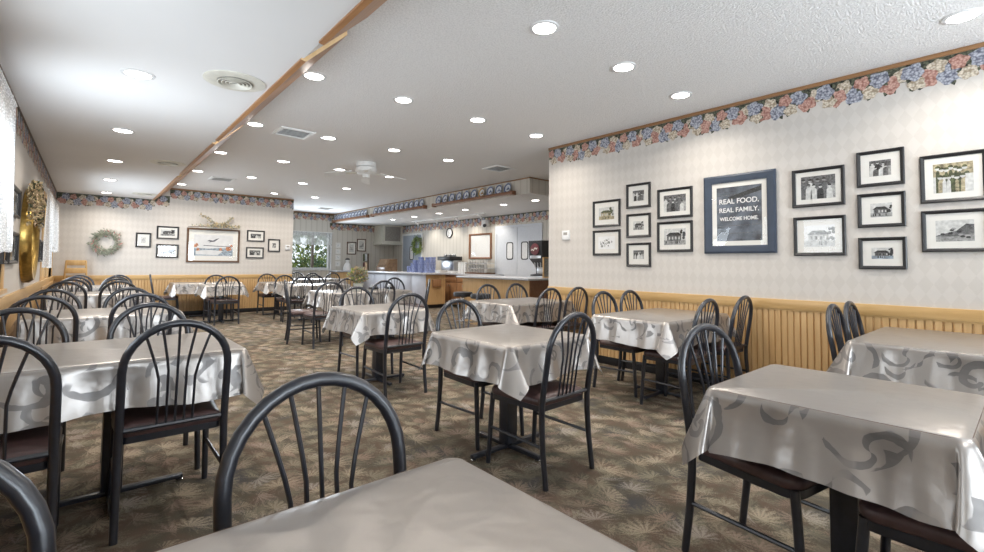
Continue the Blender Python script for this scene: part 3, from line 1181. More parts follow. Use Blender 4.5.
def make_cloth(x, y, lx, ly, label, drop=0.2, seed=0, rz=0.0, zt=0.7295, amp=0.014):
    rnd = random.Random(seed)
    a, b = lx / 2 + 0.003, ly / 2 + 0.003
    cr = 0.035      # softened corner radius
    per = []        # (base, normal, drop length, dir fn weights, uv dir)
    phs = [rnd.uniform(0, 6) for _ in range(12)]
    sides = [((a, -b + cr), (a, b - cr), (1, 0)), ((a - cr, b), (-a + cr, b), (0, 1)), ((-a, b - cr), (-a, -b + cr), (-1, 0)), ((-a + cr, -b), (a - cr, -b), (0, -1))]
    corners = [(a - cr, b - cr), (-a + cr, b - cr), (-a + cr, -b + cr), (a - cr, -b + cr)]
    NC = 18
    for si in range(4):
        (x0, y0), (x1, y1), nn = sides[si]
        L = math.hypot(x1 - x0, y1 - y0)
        N = max(10, int(L / 0.022))
        for i in range(N + 1):
            t = i / N
            s = t * L
            edge = min(s, L - s)
            env = 1 - math.exp(-edge / 0.09)
            fl = 0.08 * math.exp(-edge / 0.07)
            rip = amp * env * (0.7 + 0.75 * math.sin(s * 21 + 2 * math.sin(s * 5 + phs[si]) + phs[si]) + 0.45 * math.sin(s * 43 + phs[si + 4]) + 0.5 * math.sin(s * 9 + phs[si + 8]))
            hem = 0.010 * math.sin(s * 9 + phs[si])
            per.append(((x0 + (x1 - x0) * t, y0 + (y1 - y0) * t), nn, (drop + hem), fl, rip, 0.0, nn, nn))
        cx_, cy_ = corners[si]
        n0, n1 = sides[si][2], sides[(si + 1) % 4][2]
        dg = ((n0[0] + n1[0]) / math.sqrt(2), (n0[1] + n1[1]) / math.sqrt(2))
        tg = (-dg[1], dg[0])
        hang = rnd.uniform(0.22, 0.36)
        asym = rnd.uniform(-0.25, 0.25)
        for k in range(1, NC):
            ph = PI / 2 * k / NC
            Lc = drop / max(math.cos(ph), math.sin(ph)) * 1.0
            cn = (n0[0] * math.cos(ph) + n1[0] * math.sin(ph), n0[1] * math.cos(ph) + n1[1] * math.sin(ph))
            base = (cx_ + cr * cn[0], cy_ + cr * cn[1])
            w_ = 0.08 + hang * math.sin(2 * ph) ** 0.8
            lat = 0.34 * math.sin(4 * ph) * -1 + asym * math.sin(2 * ph) ** 2
            per.append((base, dg, Lc, w_, 0.0, lat, cn, tg))
    m = MB()
    m.uv = []
    n_ = len(per)
    ts = [0.04, 0.12, 0.24, 0.38, 0.52, 0.66, 0.8, 0.91, 1.0]
    rings = 2 + len(ts)
    vs = []
    for (bs, nn, L, fl, rip, lat, cn, tg) in per:
        col = []
        col.append((bs[0] - cn[0] * 0.012, bs[1] - cn[1] * 0.012, zt, 0.0))
        col.append((bs[0] - cn[0] * 0.001, bs[1] - cn[1] * 0.001, zt - 0.004, 0.012))
        dirv = Vector((nn[0] * fl + (tg[0] * lat if lat else 0), nn[1] * fl + (tg[1] * lat if lat else 0), -1)).normalized()
        for t in ts:
            s = t * L
            q = Vector((bs[0] + cn[0] * 0.006, bs[1] + cn[1] * 0.006, zt - 0.012)) + dirv * s
            off = rip * math.sin(min(1, t * 1.15) * PI / 2) + 0.03 * t * t * (1 if lat == 0.0 else 0)
            if lat == 0.0:
                off = max(off, -0.001)
            q += Vector((cn[0], cn[1], 0)) * off
            col.append((q.x, q.y, q.z, 0.012 + s))
        vs.append(col)
    V, U = [], []
    for (bs, nn, L, fl, rip, lat, cn, tg), col in zip(per, vs):
        for (qx, qy, qz, s) in col:
            V.append((qx, qy, qz))
            U.append((bs[0] + cn[0] * s + seed * 1.37, bs[1] + cn[1] * s + seed * 0.73))
    F = []
    for i in range(n_):
        j = (i + 1) % n_
        for r_ in range(rings - 1):
            F.append((i * rings + r_, i * rings + r_ + 1, j * rings + r_ + 1, j * rings + r_))
    F.append(tuple(i * rings for i in range(n_)))
    m.add(V, F)
    m.uv = U
    o = m.build('tablecloth', 'tablecloth', None, smooth=60, fix=False)
    # keep the printed side outward
    if o.data.polygons[len(F) - 1].normal.z < 0:
        o.data.flip_normals()
    o.location = (x, y, 0)
    o.rotation_euler = (0, 0, math.radians(rz))
    tag(o, label, 'tablecloth', 'silver-grey oilcloths')
    return o


TABLES = [
    # x, y, lx, ly, drop, name of the place
    ('N', 0.135, 0.51, 1.05, 0.76, 0.20, 'in the bottom foreground, nearest the viewer', 0),
    ('L1', 0.125, 3.03, 1.01, 0.78, 0.20, 'by the left wall, second from the viewer', 0),
    ('L2', 0.13, 5.33, 1.04, 0.78, 0.20, 'by the left wall, third from the viewer', 0),
    ('L3', 0.13, 8.48, 1.04, 0.76, 0.20, 'by the left wall, fourth from the viewer', 0),
    ('L4', 0.14, 10.85, 1.04, 0.74, 0.20, 'in the far left corner by the lace-curtained window', 0),
    ('R1', 2.06, 0.455, 0.66, 0.68, 0.20, 'in the right foreground with bold scroll print', 0),
    ('C1', 2.065, 2.22, 0.70, 0.74, 0.19, 'standing alone in the middle of the carpet', 1.5),
    ('D', 2.22, 4.30, 0.69, 0.76, 0.20, 'in the middle aisle, third square table from viewer', 0),
    ('R2', 4.03, 0.39, 1.10, 0.72, 0.20, 'at the right picture edge against the panelled wall', 0),
    ('R3', 4.01, 2.25, 1.13, 0.72, 0.20, 'under the slate sign on the panelled right wall', 0),
    ('R4', 4.05, 4.13, 1.06, 0.74, 0.20, 'at the end of the panelled right wall', 0),
    ('E', 3.38, 7.15, 1.42, 0.78, 0.20, 'with the potted plant on it', 0),
    ('G', 3.55, 9.72, 1.24, 0.74, 0.18, 'behind the long plant table, shining with window glare', 0),
    ('F1', 1.95, 11.66, 1.25, 0.68, 0.20, 'against the far wall under the duck picture', 0),
    ('F2', 2.0, 10.42, 0.66, 0.70, 0.18, 'square one in front of the far wall table', 0),
    ('F3', 3.25, 11.15, 0.64, 0.66, 0.18, 'square one by the far wall end near its thermostat', 0),
    ('H', 4.85, 13.0, 1.25, 0.74, 0.18, 'in front of the far window', 0),
]
for i, (nm, x, y, lx, ly, dr, where, rz) in enumerate(TABLES):
    make_table(x, y, lx, ly, 'black pedestal dining table ' + where, rz)
    make_cloth(x, y, lx, ly, 'silver-grey oilcloth on the table ' + where, dr, i + 1, rz, amp=0.013)

chair(0.415, 0.815, 180, 'black arched chair at the far side of the foreground table, right of its two')
chair(-0.235, 0.79, 180, 'black arched chair at the bottom left picture corner')
chair(0.32, 2.755, 0, 'black arched chair in front of the second left table, right one with full back visible')
chair(-0.27, 2.64, 0, 'black arched chair in front of the second left table, cut by left edge')
chair(0.31, 3.34, 180, 'black arched chair behind the second left table, right one')
chair(-0.275, 3.33, 180, 'black arched chair behind the second left table, nearest the left wall')
chair(0.35, 5.06, 0, 'black arched chair in front of the third left table, right one')
chair(-0.25, 5.08, 0, 'black arched chair in front of the third left table, nearest the wall')
chair(0.33, 5.62, 180, 'black arched chair behind the third left table, right one')
chair(-0.235, 5.62, 180, 'black arched chair behind the third left table, nearest the wall')
chair(0.33, 8.22, 0, 'black arched chair in front of the fourth left table, right one')
chair(-0.2, 8.22, 0, 'black arched chair in front of the fourth left table, nearest the wall')
chair(0.34, 8.78, 180, 'black arched chair behind the fourth left table, right one')
chair(-0.16, 8.78, 180, 'black arched chair behind the fourth left table, nearest the wall')
chair(0.38, 10.60, 0, 'black arched chair in front of the far left corner table, right one')
chair(-0.14, 10.60, 0, 'black arched chair in front of the far left corner table, nearest the wall')
chair(0.46, 11.14, 180, 'black arched chair behind the far left corner table, right one')
chair(-0.1, 11.14, 180, 'black arched chair behind the far left corner table, beside the wooden highchair')
chair(2.06, 0.70, 170, 'black arched chair at the right foreground scroll-print table, back at left')
chair(2.0, 0.17, 0, 'black arched chair tucked under the right foreground table, only its seat showing')
chair(2.035, 1.93, 1.5, 'black arched chair with brown seat in the middle foreground, facing away')
chair(2.10, 2.54, 180, 'black arched chair behind the lone middle table, facing the viewer')
chair(2.165, 3.885, 0, 'black arched chair in front of the third middle table, facing away')
chair(2.29, 4.70, 180, 'black arched chair behind the third middle table, facing the viewer')
chair(4.0, 0.66, 180, 'black arched chair at the right edge table, left one of its pair')
chair(4.455, 0.66, 180, 'black arched chair at the right edge table, beside the panelled wall')
chair(3.78, 1.985, 0, 'black arched chair in front of the table under the sign, left one')
chair(4.46, 1.975, 0, 'black arched chair in front of the table under the sign, against the wall panelling')
chair(3.93, 2.56, 180, 'black arched chair behind the table under the sign, left one')
chair(4.37, 2.54, 180, 'black arched chair behind the table under the sign, against the wall panelling')
chair(3.98, 3.86, 0, 'black arched chair in front of the table at the wall end, left one')
chair(4.47, 3.86, 0, 'black arched chair in front of the table at the wall end, right one')
chair(3.98, 4.42, 180, 'black arched chair behind the table at the wall end, left one')
chair(4.50, 4.42, 180, 'black arched chair behind the table at the wall end, right one')
chair(2.48, 7.17, -104, 'black arched chair at the left end of the long plant table, seen edge-on')
chair(2.56, 6.66, 0, 'black arched chair in front of the long plant table, left one')
chair(3.45, 6.80, 0, 'black arched chair in front of the long plant table, right one')
chair(3.42, 7.52, 180, 'black arched chair behind the long plant table, half hidden by the plant')
chair(4.32, 7.50, 180, 'black arched chair behind the long plant table, right one')
chair(4.24, 6.98, 60, 'black arched chair at the right end of the long plant table, seen edge-on')
chair(3.12, 9.42, 0, 'black arched chair in front of the glaring table behind the plant table')
chair(3.14, 10.02, 180, 'black arched chair behind the glaring table, left one')
chair(3.78, 10.02, 180, 'black arched chair behind the glaring table, right one')
chair(1.24, 11.68, -94, 'black arched chair at the left end of the far wall table, seen edge-on')
chair(2.0, 10.12, 0, 'black arched chair in front of the square far table below the duck picture')
chair(2.0, 10.70, 180, 'black arched chair behind the square far table, against the far wall panelling')
chair(3.18, 11.44, 180, 'black arched chair behind the far square table near the wall end')
chair(4.5, 12.72, 0, 'black arched chair in front of the far window table, left one')
chair(5.05, 12.72, 0, 'black arched chair in front of the far window table, right one')
chair(4.45, 13.28, 180, 'black arched chair behind the far window table')

# potted plant and caddies on the long table
bush('potted_plant', (3.42, 7.36, 0.975), 0.135, 0.135, 0.115, 520, 'leaf_pale', 'pale green and cream flowering plant in a white pot on the long table', 'plant', 0.055, 21, 0.4)
pp = [o for o in C.objects if o.name.startswith('potted_plant')][0]
m = MB()
m.lathe([(0.0, 0.0), (0.06, 0.0), (0.085, 0.10), (0.088, 0.105), (0.078, 0.105), (0.07, 0.09), (0.0, 0.085)], (0, 0, -0.1285), 20)
m.build('pot', 'pot_white', pp)
for x, y, lab in ((3.68, 7.33, 'small black condiment caddy on the long table just right of the plant'), (3.98, 7.30, 'small black condiment caddy on the long table, farther right of the plant')):
    t = thing('condiment_caddy', (x, y, 0.730), lab, 'condiment caddy', 'condiment caddies')
    m = MB()
    m.bbox((-0.07, -0.05, 0.001), (0.07, 0.05, 0.035), 0.006)
    m.build('tray', 'black_plain', t)
    for k, (px, mt) in enumerate(((-0.035, 'steel'), (0.0, 'white_gloss'), (0.035, 'oven_brown'))):
        m = MB()
        m.lathe([(0.0, 0.035), (0.016, 0.035), (0.018, 0.06), (0.012, 0.075), (0.0, 0.08)], (px, 0, 0), 12)
        m.build('shaker', mt, t)

# ------------------------------------------------------------------ framed pictures
def sil_people(m, w, h, rnd, n_, dark=0, light=3):
    """a row of standing and seated figures"""
    def flat(poly, d):
        m.add([(u, v, d) for u, v in poly], [tuple(range(len(poly)))])
    m.cur = 2
    flat([(-w, -h), (w, -h), (w, h), (-w, h)], 0)
    m.cur = 1
    flat([(-w, 0.1 * h), (w, 0.2 * h), (w, h), (-w, h)], 0.0002)
    for row in range(2):
        for i in range(n_):
            cx_ = -w * 0.8 + 1.6 * w * (i + 0.5 * row + rnd.uniform(-.2, .2)) / n_
            top = h * (0.62 - 0.5 * row) + rnd.uniform(-.1, .1) * h
            hw = w * 0.75 / n_
            m.cur = rnd.choice([dark, light, 1, light])
            d = 0.0004 + 0.0002 * row
            flat([(cx_ - hw, -h), (cx_ + hw, -h), (cx_ + hw * 0.9, top - 0.32 * h), (cx_ + hw * .3, top - 0.16 * h), (cx_ - hw * .3, top - 0.16 * h), (cx_ - hw * .9, top - 0.32 * h)], d)
            m.cur = rnd.choice([2, 3])
            flat([(cx_ + 0.14 * h * math.cos(q * PI / 5), top + 0.17 * h * math.sin(q * PI / 5)) for q in range(10)], d + 0.0001)
            m.cur = 0
            flat([(cx_ + 0.14 * h * math.cos(q * PI / 5), top + 0.17 * h * math.sin(q * PI / 5) * 1.0) for q in range(0, 6)], d + 0.00015)


def sil_house(m, w, h, rnd, tree=True):
    def flat(poly, d):
        m.add([(u, v, d) for u, v in poly], [tuple(range(len(poly)))])
    m.cur = 3
    flat([(-w, -h), (w, -h), (w, h), (-w, h)], 0)
    m.cur = 2
    flat([(-w, -h), (w, -h), (w, -0.45 * h), (-w, -0.4 * h)], 0.0002)
    m.cur = 1
    flat([(-.7 * w, -.5 * h), (.6 * w, -.5 * h), (.6 * w, .15 * h), (-.7 * w, .15 * h)], 0.0003)
    m.cur = 0
    flat([(-.8 * w, .12 * h), (.7 * w, .12 * h), (.35 * w, .5 * h), (-.45 * w, .5 * h)], 0.0004)
    for k in range(4):
        m.cur = rnd.choice([0, 3])
        u = -.55 * w + k * .3 * w
        flat([(u, -.35 * h), (u + .12 * w, -.35 * h), (u + .12 * w, -.02 * h), (u, -.02 * h)], 0.0005)
    if tree:
        m.cur = 0
        for q in range(9):
            cx_, cy_ = .72 * w + rnd.uniform(-.2, .2) * w, .2 * h + rnd.uniform(-.5, .6) * h
            r_ = rnd.uniform(.08, .16) * w
            flat([(max(-w, min(w, cx_ + r_ * math.cos(a * PI / 4))), max(-h, min(h, cy_ + r_ * math.sin(a * PI / 4)))) for a in range(8)], 0.0006 + q * 0.00002)
    for q in range(7):
        m.cur = rnd.choice([0, 1])
        u = rnd.uniform(-.9, .7) * w
        flat([(u, -.85 * h), (u + .1 * w, -.85 * h), (u + .08 * w, -.5 * h), (u + .02 * w, -.5 * h)], 0.0007)


def sil_land(m, w, h, rnd):
    def flat(poly, d):
        m.add([(u, v, d) for u, v in poly], [tuple(range(len(poly)))])
    m.cur = 3
    flat([(-w, -h), (w, -h), (w, h), (-w, h)], 0)
    m.cur = 1
    flat([(-w, -h), (w, -h), (w, .55 * h), (.6 * w, .62 * h), (.1 * w, .0 * h), (-w, -.45 * h)], 0.0002)
    m.cur = 2
    flat([(-w, -h), (w, -h), (w, -.3 * h), (0, -.55 * h), (-w, -.5 * h)], 0.0003)
    for k in range(8):
        m.cur = rnd.choice([0, 2, 0])
        u, v = rnd.uniform(-.8, .7) * w, rnd.uniform(-.85, .2) * h
        r_ = .14 * w
        flat([(u + r_ * math.cos(a * PI / 3), v + r_ * .6 * math.sin(a * PI / 3)) for a in range(6)], 0.0005 + k * 0.00002)


def sil_emblem(m, w, h, rnd):
    def flat(poly, d):
        m.add([(u, v, d) for u, v in poly], [tuple(range(len(poly)))])
    m.cur = 3
    flat([(-w, -h), (w, -h), (w, h), (-w, h)], 0)
    for k in range(26):
        m.cur = rnd.choice([0, 1, 2, 2])
        a, r_ = rnd.uniform(0, 6.28), rnd.uniform(0.1, 0.75)
        u, v = r_ * w * math.cos(a), r_ * h * math.sin(a)
        s_ = rnd.uniform(.05, .16) * w
        flat([(u + s_ * math.cos(q * PI / 3 + k), v + s_ * math.sin(q * PI / 3 + k)) for q in range(6)], 0.0003 + k * 0.00002)


def frame_thing(name, axis, pos, sgn, c, cz, w, h, label, kind, bw=0.028, mat_w=0.05, fmat='frame_black', palette=('g1', 'g2', 'g3', 'g4'), group='framed photographs', cat='picture frame', seed=0, photo_scale=None, depth=0.022):
    """picture hung on a wall: frame, mat board, photograph, glass. Local u to the viewer's right, v up, d out of the wall"""
    root = thing(name, (pos, c, cz) if axis == 'x' else (c, pos, cz), label, cat, group)
    if axis == 'x':
        us = -sgn * -1.0   # for a wall seen along +x (sgn -1) right is -y
        def put(u, v, d):
            return (sgn * d, u * (1 if sgn > 0 else -1), v)
    else:
        def put(u, v, d):
            return (u * (1 if sgn < 0 else -1), sgn * d, v)
    a, b = w / 2, h / 2
    m = MB()
    prof = [(0.0, 0.0), (0.0, depth * 0.8), (bw * 0.25, depth), (bw * 0.6, depth * 0.85), (bw, depth * 0.55), (bw, 0.0)]
    vs, fs = [], []
    for (sx, sy) in ((-1, -1), (1, -1), (1, 1), (-1, 1)):
        for (p_, d) in prof:
            vs.append(put(sx * (a - p_), sy * (b - p_), d))
    k = len(prof)
    for i in range(4):
        j = (i + 1) % 4
        for q in range(k):
            r_ = (q + 1) % k
            fs.append((i * k + q, j * k + q, j * k + r_, i * k + r_))
    m.add(vs, fs)
    m.build('frame', fmat, root, smooth=20)
    ai, bi = a - bw, b - bw
    m = MB()
    m.prism([(-ai, -bi), (ai, -bi), (ai, bi), (-ai, bi)], put, 0.001, 0.006)
    m.build('mat_board', 'mat_board', root, smooth=0)
    pw, ph = max(0.02, ai - mat_w), max(0.02, bi - mat_w)
    rnd = random.Random(seed + 11)
    tmp = MB()
    if callable(kind):
        kind(tmp, pw, ph, rnd)
    m = MB()
    m.v = [put(max(-pw, min(pw, u)), max(-ph, min(ph, v)), 0.0066 + d) for u, v, d in tmp.v]
    m.f, m.mi = tmp.f, tmp.mi
    m.build('photograph', list(palette), root, smooth=0, fix=False)
    m = MB()
    m.add([put(-ai, -bi, 0.010), put(ai, -bi, 0.010), put(ai, bi, 0.010), put(-ai, bi, 0.010)], [(0, 1, 2, 3)])
    m.build('glass', 'glass', root, smooth=0, fix=False)
    return root, put


P4 = lambda m, w, h, r: sil_people(m, w, h, r, 4)
P3 = lambda m, w, h, r: sil_people(m, w, h, r, 3)
P7 = lambda m, w, h, r: sil_people(m, w, h, r, 7)
SEP = ('olive_dark', 'sepia', 'sepia', 'g4')
RF = [  # y_left, y_right, z_top, z_bot from the photograph's right wall
    (3.54, 3.15, 1.955, 1.635, 'black framed sepia photo of house columns, upper left of the wall group', sil_house, ('olive_dark', 'sepia', 'sepia', 'g4'), 0.06),
    (3.54, 3.15, 1.595, 1.29, 'black framed pale sketch photo, lower left of the wall group near the thermostat', sil_emblem, ('g2', 'g3', 'g4', 'paper_white'), 0.05),
    (3.065, 2.76, 2.105, 1.825, 'small black framed photo, top of the column of three left of the sign', P3, None, 0.055),
    (3.065, 2.76, 1.76, 1.49, 'small black framed photo, middle of the column of three left of the sign', sil_house, None, 0.06),
    (3.065, 2.76, 1.43, 1.16, 'small black framed photo, bottom of the column of three left of the sign', P4, None, 0.06),
    (2.675, 2.285, 2.0, 1.68, 'black framed group portrait just left of the slate sign, upper', P4, None, 0.045),
    (2.68, 2.285, 1.645, 1.32, 'black framed photo of an old building just left of the sign, lower', sil_house, ('g1', 'g2', 'g3', 'g4'), 0.05),
    (1.38, 1.0, 2.02, 1.69, 'black framed family portrait just right of the slate sign, upper', P4, None, 0.04),
    (1.375, 1.0, 1.605, 1.27, 'black framed faded photo just right of the sign, lower, with window glare', sil_house, ('g3', 'g4', 'g4', 'paper_white'), 0.05),
    (0.92, 0.625, 2.1, 1.815, 'black framed photo, top of the column of three right of the sign', P3, None, 0.055),
    (0.92, 0.625, 1.76, 1.49, 'black framed street photo, middle of the column of three right of the sign', sil_house, None, 0.055),
    (0.92, 0.625, 1.41, 1.16, 'black framed shopfront photo, bottom of the column of three right of the sign', sil_house, ('g1', 'g2', 'wash_blue', 'g4'), 0.055),
    (0.54, 0.19, 2.005, 1.65, 'black framed olive group photo at the right picture edge, upper', P7, ('olive_dark', 'sepia', 'g4', 'g4'), 0.045),
    (0.54, 0.19, 1.595, 1.29, 'black framed photo of a shed and rubble at the right picture edge, lower', sil_land, None, 0.05),
]
for i, (yl, yr_, zt_, zb_, lab, kd, pal, mw) in enumerate(RF):
    frame_thing('picture_frame', 'x', XR, -1, (yl + yr_) / 2, (zt_ + zb_) / 2, yl - yr_, zt_ - zb_, lab, kd, 0.026, mw, 'frame_black', pal or ('g1', 'g2', 'g3', 'g4'), seed=i)


# the slate sign
def sign_ground(m, w, h, rnd):
    def flat(poly, d):
        m.add([(u, v, d) for u, v in poly], [tuple(range(len(poly)))])
    m.cur = 0
    flat([(-w, -h), (w, -h), (w, h), (-w, h)], 0)
    for k in range(7):
        m.cur = 1
        v = -h + 2 * h * (k + 0.9) / 7
        flat([(-w, v), (w, v + 0.03 * h), (w, v + 0.045 * h), (-w, v + 0.02 * h)], 0.0002)
    m.cur = 2
    flat([(-w * .5, h * .62), (w, h * .95), (w, h * .78), (-w * .3, h * .52)], 0.0003)


sroot, sput = frame_thing('framed_sign', 'x', XR, -1, 1.835, 1.68, 0.65, 0.765, 'large blue framed slate sign reading REAL FOOD, REAL FAMILY', sign_ground, 0.075, 0.045, 'frame_blue',
                          ('sign_slate', 'g2', 'g1', 'g4'), group=None, cat='sign', seed=40, depth=0.03)


def lettering(txt, size, u, v, parent, put, d, mat, width):
    cu = bpy.data.curves.new('lettering', 'FONT')
    cu.body = txt
    cu.size = size
    cu.align_x = 'CENTER'
    cu.align_y = 'CENTER'
    cu.extrude = 0.0004
    cu.offset = 0.0012
    tmp = bpy.data.objects.new('lettering_tmp', cu)
    C.objects.link(tmp)
    dg = bpy.context.evaluated_depsgraph_get()
    me = bpy.data.meshes.new_from_object(tmp.evaluated_get(dg))
    bpy.data.objects.remove(tmp)
    xs = [p.co.x for p in me.vertices]
    k = width / (max(xs) - min(xs))
    for p in me.vertices:
        p.co = Vector(put(u + p.co.x * k, v + p.co.y, d + p.co.z))
    me.materials.clear()
    me.materials.append(MATS[mat])
    o = bpy.data.objects.new('lettering', me)
    C.objects.link(o)
    o.parent = parent
    return o


ph_ = [c for c in sroot.children if c.name.startswith('photograph')][0]
ph_.name = 'sign_board'
lettering('REAL FOOD.', 0.068, 0.0, 0.12, ph_, sput, 0.0085, 'paper_white', 0.36)
lettering('REAL FAMILY.', 0.062, 0.0, 0.035, ph_, sput, 0.0085, 'paper_white', 0.36)
lettering('WELCOME HOME.', 0.05, 0.0, -0.05, ph_, sput, 0.0085, 'paper_white', 0.35)

FF = [
    (0.73, 0.99, 1.765, 1.46, 'small black framed print on the far wall right of the wreath', sil_emblem, 0.06),
    (1.08, 1.475, 1.925, 1.65, 'black framed photo left of the duck picture, upper of two', sil_house, 0.04),
    (1.08, 1.48, 1.54, 1.25, 'black framed landscape photo left of the duck picture, lower of two', sil_land, 0.035),
    (2.82, 3.21, 1.93, 1.665, 'black framed group photo right of the duck picture, upper of two', P7, 0.05),
    (2.81, 3.2, 1.53, 1.265, 'black framed photo right of the duck picture, lower of two', P7, 0.045),
    (3.29, 3.57, 1.74, 1.43, 'small black framed print beside the far wall thermostat', P3, 0.07),
]
for i, (x0, x1, zt_, zb_, lab, kd, mw) in enumerate(FF):
    frame_thing('picture_frame', 'y', YF, -1, (x0 + x1) / 2, (zt_ + zb_) / 2, x1 - x0, zt_ - zb_, lab, kd, 0.03, mw, seed=60 + i)


def duck_scene(m, w, h, rnd):
    def flat(poly, d):
        m.add([(u * w, v * h, d) for u, v in poly], [tuple(range(len(poly)))])
    m.cur = 0
    flat([(-1, -1), (1, -1), (1, 1), (-1, 1)], 0)
    m.cur = 1
    flat([(-1, -.95), (1, -.95), (1, -.25), (.4, -.2), (-.3, -.3), (-1, -.25)], .0002)
    m.cur = 0
    flat([(-.9, -.85), (.2, -.9), (.5, -.5), (-.2, -.42), (-.9, -.5)], .0003)
    m.cur = 2
    for k in range(9):
        u = rnd.uniform(.3, .95) if k < 6 else rnd.uniform(-.98, -.75)
        v = rnd.uniform(-.45, .05)
        flat([(u - .08, v - .12), (u + .1, v - .08), (u + .05, v + .14), (u - .04, v + .16)], .0004 + k * .00002)
    m.cur = 3
    flat([(-.5, .02), (.9, -.06), (.95, -.12), (-.55, -.04)], .0007)
    # a duck coming in on spread wings
    flat([(-.36, .42), (-.22, .52), (-.05, .46), (.12, .64), (.28, .72), (.1, .46), (.02, .36), (-.14, .34), (-.26, .26), (-.2, .38)], .0008)


frame_thing('duck_picture', 'y', YF, -1, 2.145, 1.54, 1.05, 0.76, 'large wood framed watercolour of a duck landing on water on the far wall', duck_scene, 0.04, 0.10, 'dark_wood',
            ('wash_sky', 'wash_blue', 'wash_rust', 'wash_dark'), group=None, cat='painting', seed=80)
# dried branch lying along the top of the duck picture
t = thing('dried_garland', (2.15, YF - 0.085, 1.925), 'dried twig garland lying along the top of the duck picture', 'garland')
m = MB()
rnd = random.Random(5)
m.tube([(-0.52, 0, 0.01), (-0.2, 0, 0.03), (0.1, -0.01, 0.035), (0.45, 0, 0.015)], 0.008, 6)
for (q, r_) in (((0.1, -0.02, 0.03), (-0.28, -0.02, 0.28)), ((0.1, -0.01, 0.04), (0.34, -0.02, 0.26)), ((0.05, 0, 0.03), (-0.1, -0.02, 0.22))):
    m.tube([q, tuple((a + b) / 2 for a, b in zip(q, r_)), r_], [0.007, 0.005, 0.003], 6)
m.build('twigs', 'post_brown', t)
m = MB()
for i in range(420):
    if i < 260:
        u = rnd.gauss(0.12, 0.22)
        u = max(-.52, min(.47, u))
        p = (u, rnd.uniform(-.04, .03), 0.02 + rnd.uniform(0, 0.05 + 0.06 * math.exp(-((u - .12) / .12) ** 2)))
    else:
        s = rnd.random()
        e = (-.28, .28) if i % 2 else (.34, .26)
        p = (.1 + (e[0] - .1) * s + rnd.uniform(-.02, .02), rnd.uniform(-.03, .02), .03 + (e[1] - .03) * s + rnd.uniform(-.02, .02))
    m.cur = rnd.randint(0, 1)
    m.leaf(p, (rnd.uniform(-1, 1), rnd.uniform(-.6, .3), rnd.uniform(-.3, 1)), (rnd.uniform(-1, 1), -1, 0.4), rnd.uniform(.03, .055), .012)
m.build('dried_leaves', ['leaf_pale', 'dried_flower'], t, smooth=0, fix=False)


def wreath(axis, pos, sgn, c, cz, R, r_, n_, mats, name, label, spill=0.0, seed=2):
    root = thing(name, (pos, c, cz) if axis == 'x' else (c, pos, cz), label, 'wreath')
    rnd = random.Random(seed)
    def put(u, v, d):
        return (sgn * d, u, v) if axis == 'x' else (u, sgn * d, v)
    m = MB()
    m.tube([put(R * math.cos(q * PI / 12), R * math.sin(q * PI / 12), 0.04) for q in range(25)], 0.018, 6, False)
    m.build('twig_ring', 'post_brown', root)
    m = MB()
    for i in range(n_):
        an = rnd.uniform(0, 2 * PI)
        rr = R + rnd.gauss(0, r_ * 0.5)
        d = 0.035 + abs(rnd.gauss(0, r_ * 0.4))
        p = Vector(put(rr * math.cos(an), rr * math.sin(an), d))
        out = (rr - R) * 8 + 0.6
        dv = Vector(put(math.cos(an) * out - math.sin(an) * 0.9 + rnd.uniform(-.6, .6), math.sin(an) * out + math.cos(an) * 0.9 + rnd.uniform(-.6, .6), rnd.uniform(-.1, .6)))
        m.cur = rnd.choice([0, 0, 0, 0, 0, 1, 1, 1, 1, 2]) if len(mats) > 2 else rnd.randint(0, 1)
        m.leaf(p, dv, put(rnd.uniform(-.5, .5), rnd.uniform(-.5, .5), 1), rnd.uniform(.045, .085), .010)
    m.build('leaves', mats, root, smooth=0, fix=False)
    return root


wreath('y', YF, -1, 0.255, 1.54, 0.175, 0.06, 400, ['leaf_pale', 'leaf_sage', 'flower_pink'], 'leaf_wreath', 'pale leafy wreath on the far wall above the left tables', seed=4)
wreath('x', XK - 0.03, -1, 13.15, 1.77, 0.21, 0.09, 700, ['leaf_lime', 'leaf_green'], 'green_wreath', 'green wreath hanging on the grey kitchen door', seed=9)


def thermostat(axis, pos, sgn, c, cz, label):
    t = thing('thermostat', (pos, c, cz) if axis == 'x' else (c, pos, cz), label, 'thermostat', 'wall thermostats')
    def put(u, v, d):
        return (sgn * d, u, v) if axis == 'x' else (u, sgn * d, v)
    m = MB()
    m.bbox(put(-.06, -.06, 0.0005), put(.06, .06, .024), .006)
    m.build('housing', 'white_gloss', t)
    m = MB()
    m.box(put(-.032, .0, .024), put(.032, .035, .0255))
    m.build('display', 'screen_grey', t)


thermostat('x', XR, -1, 3.97, 1.56, 'small white thermostat on the right wall near its end')
thermostat('y', YF, -1, 3.75, 1.55, 'small white thermostat at the end of the far wall')

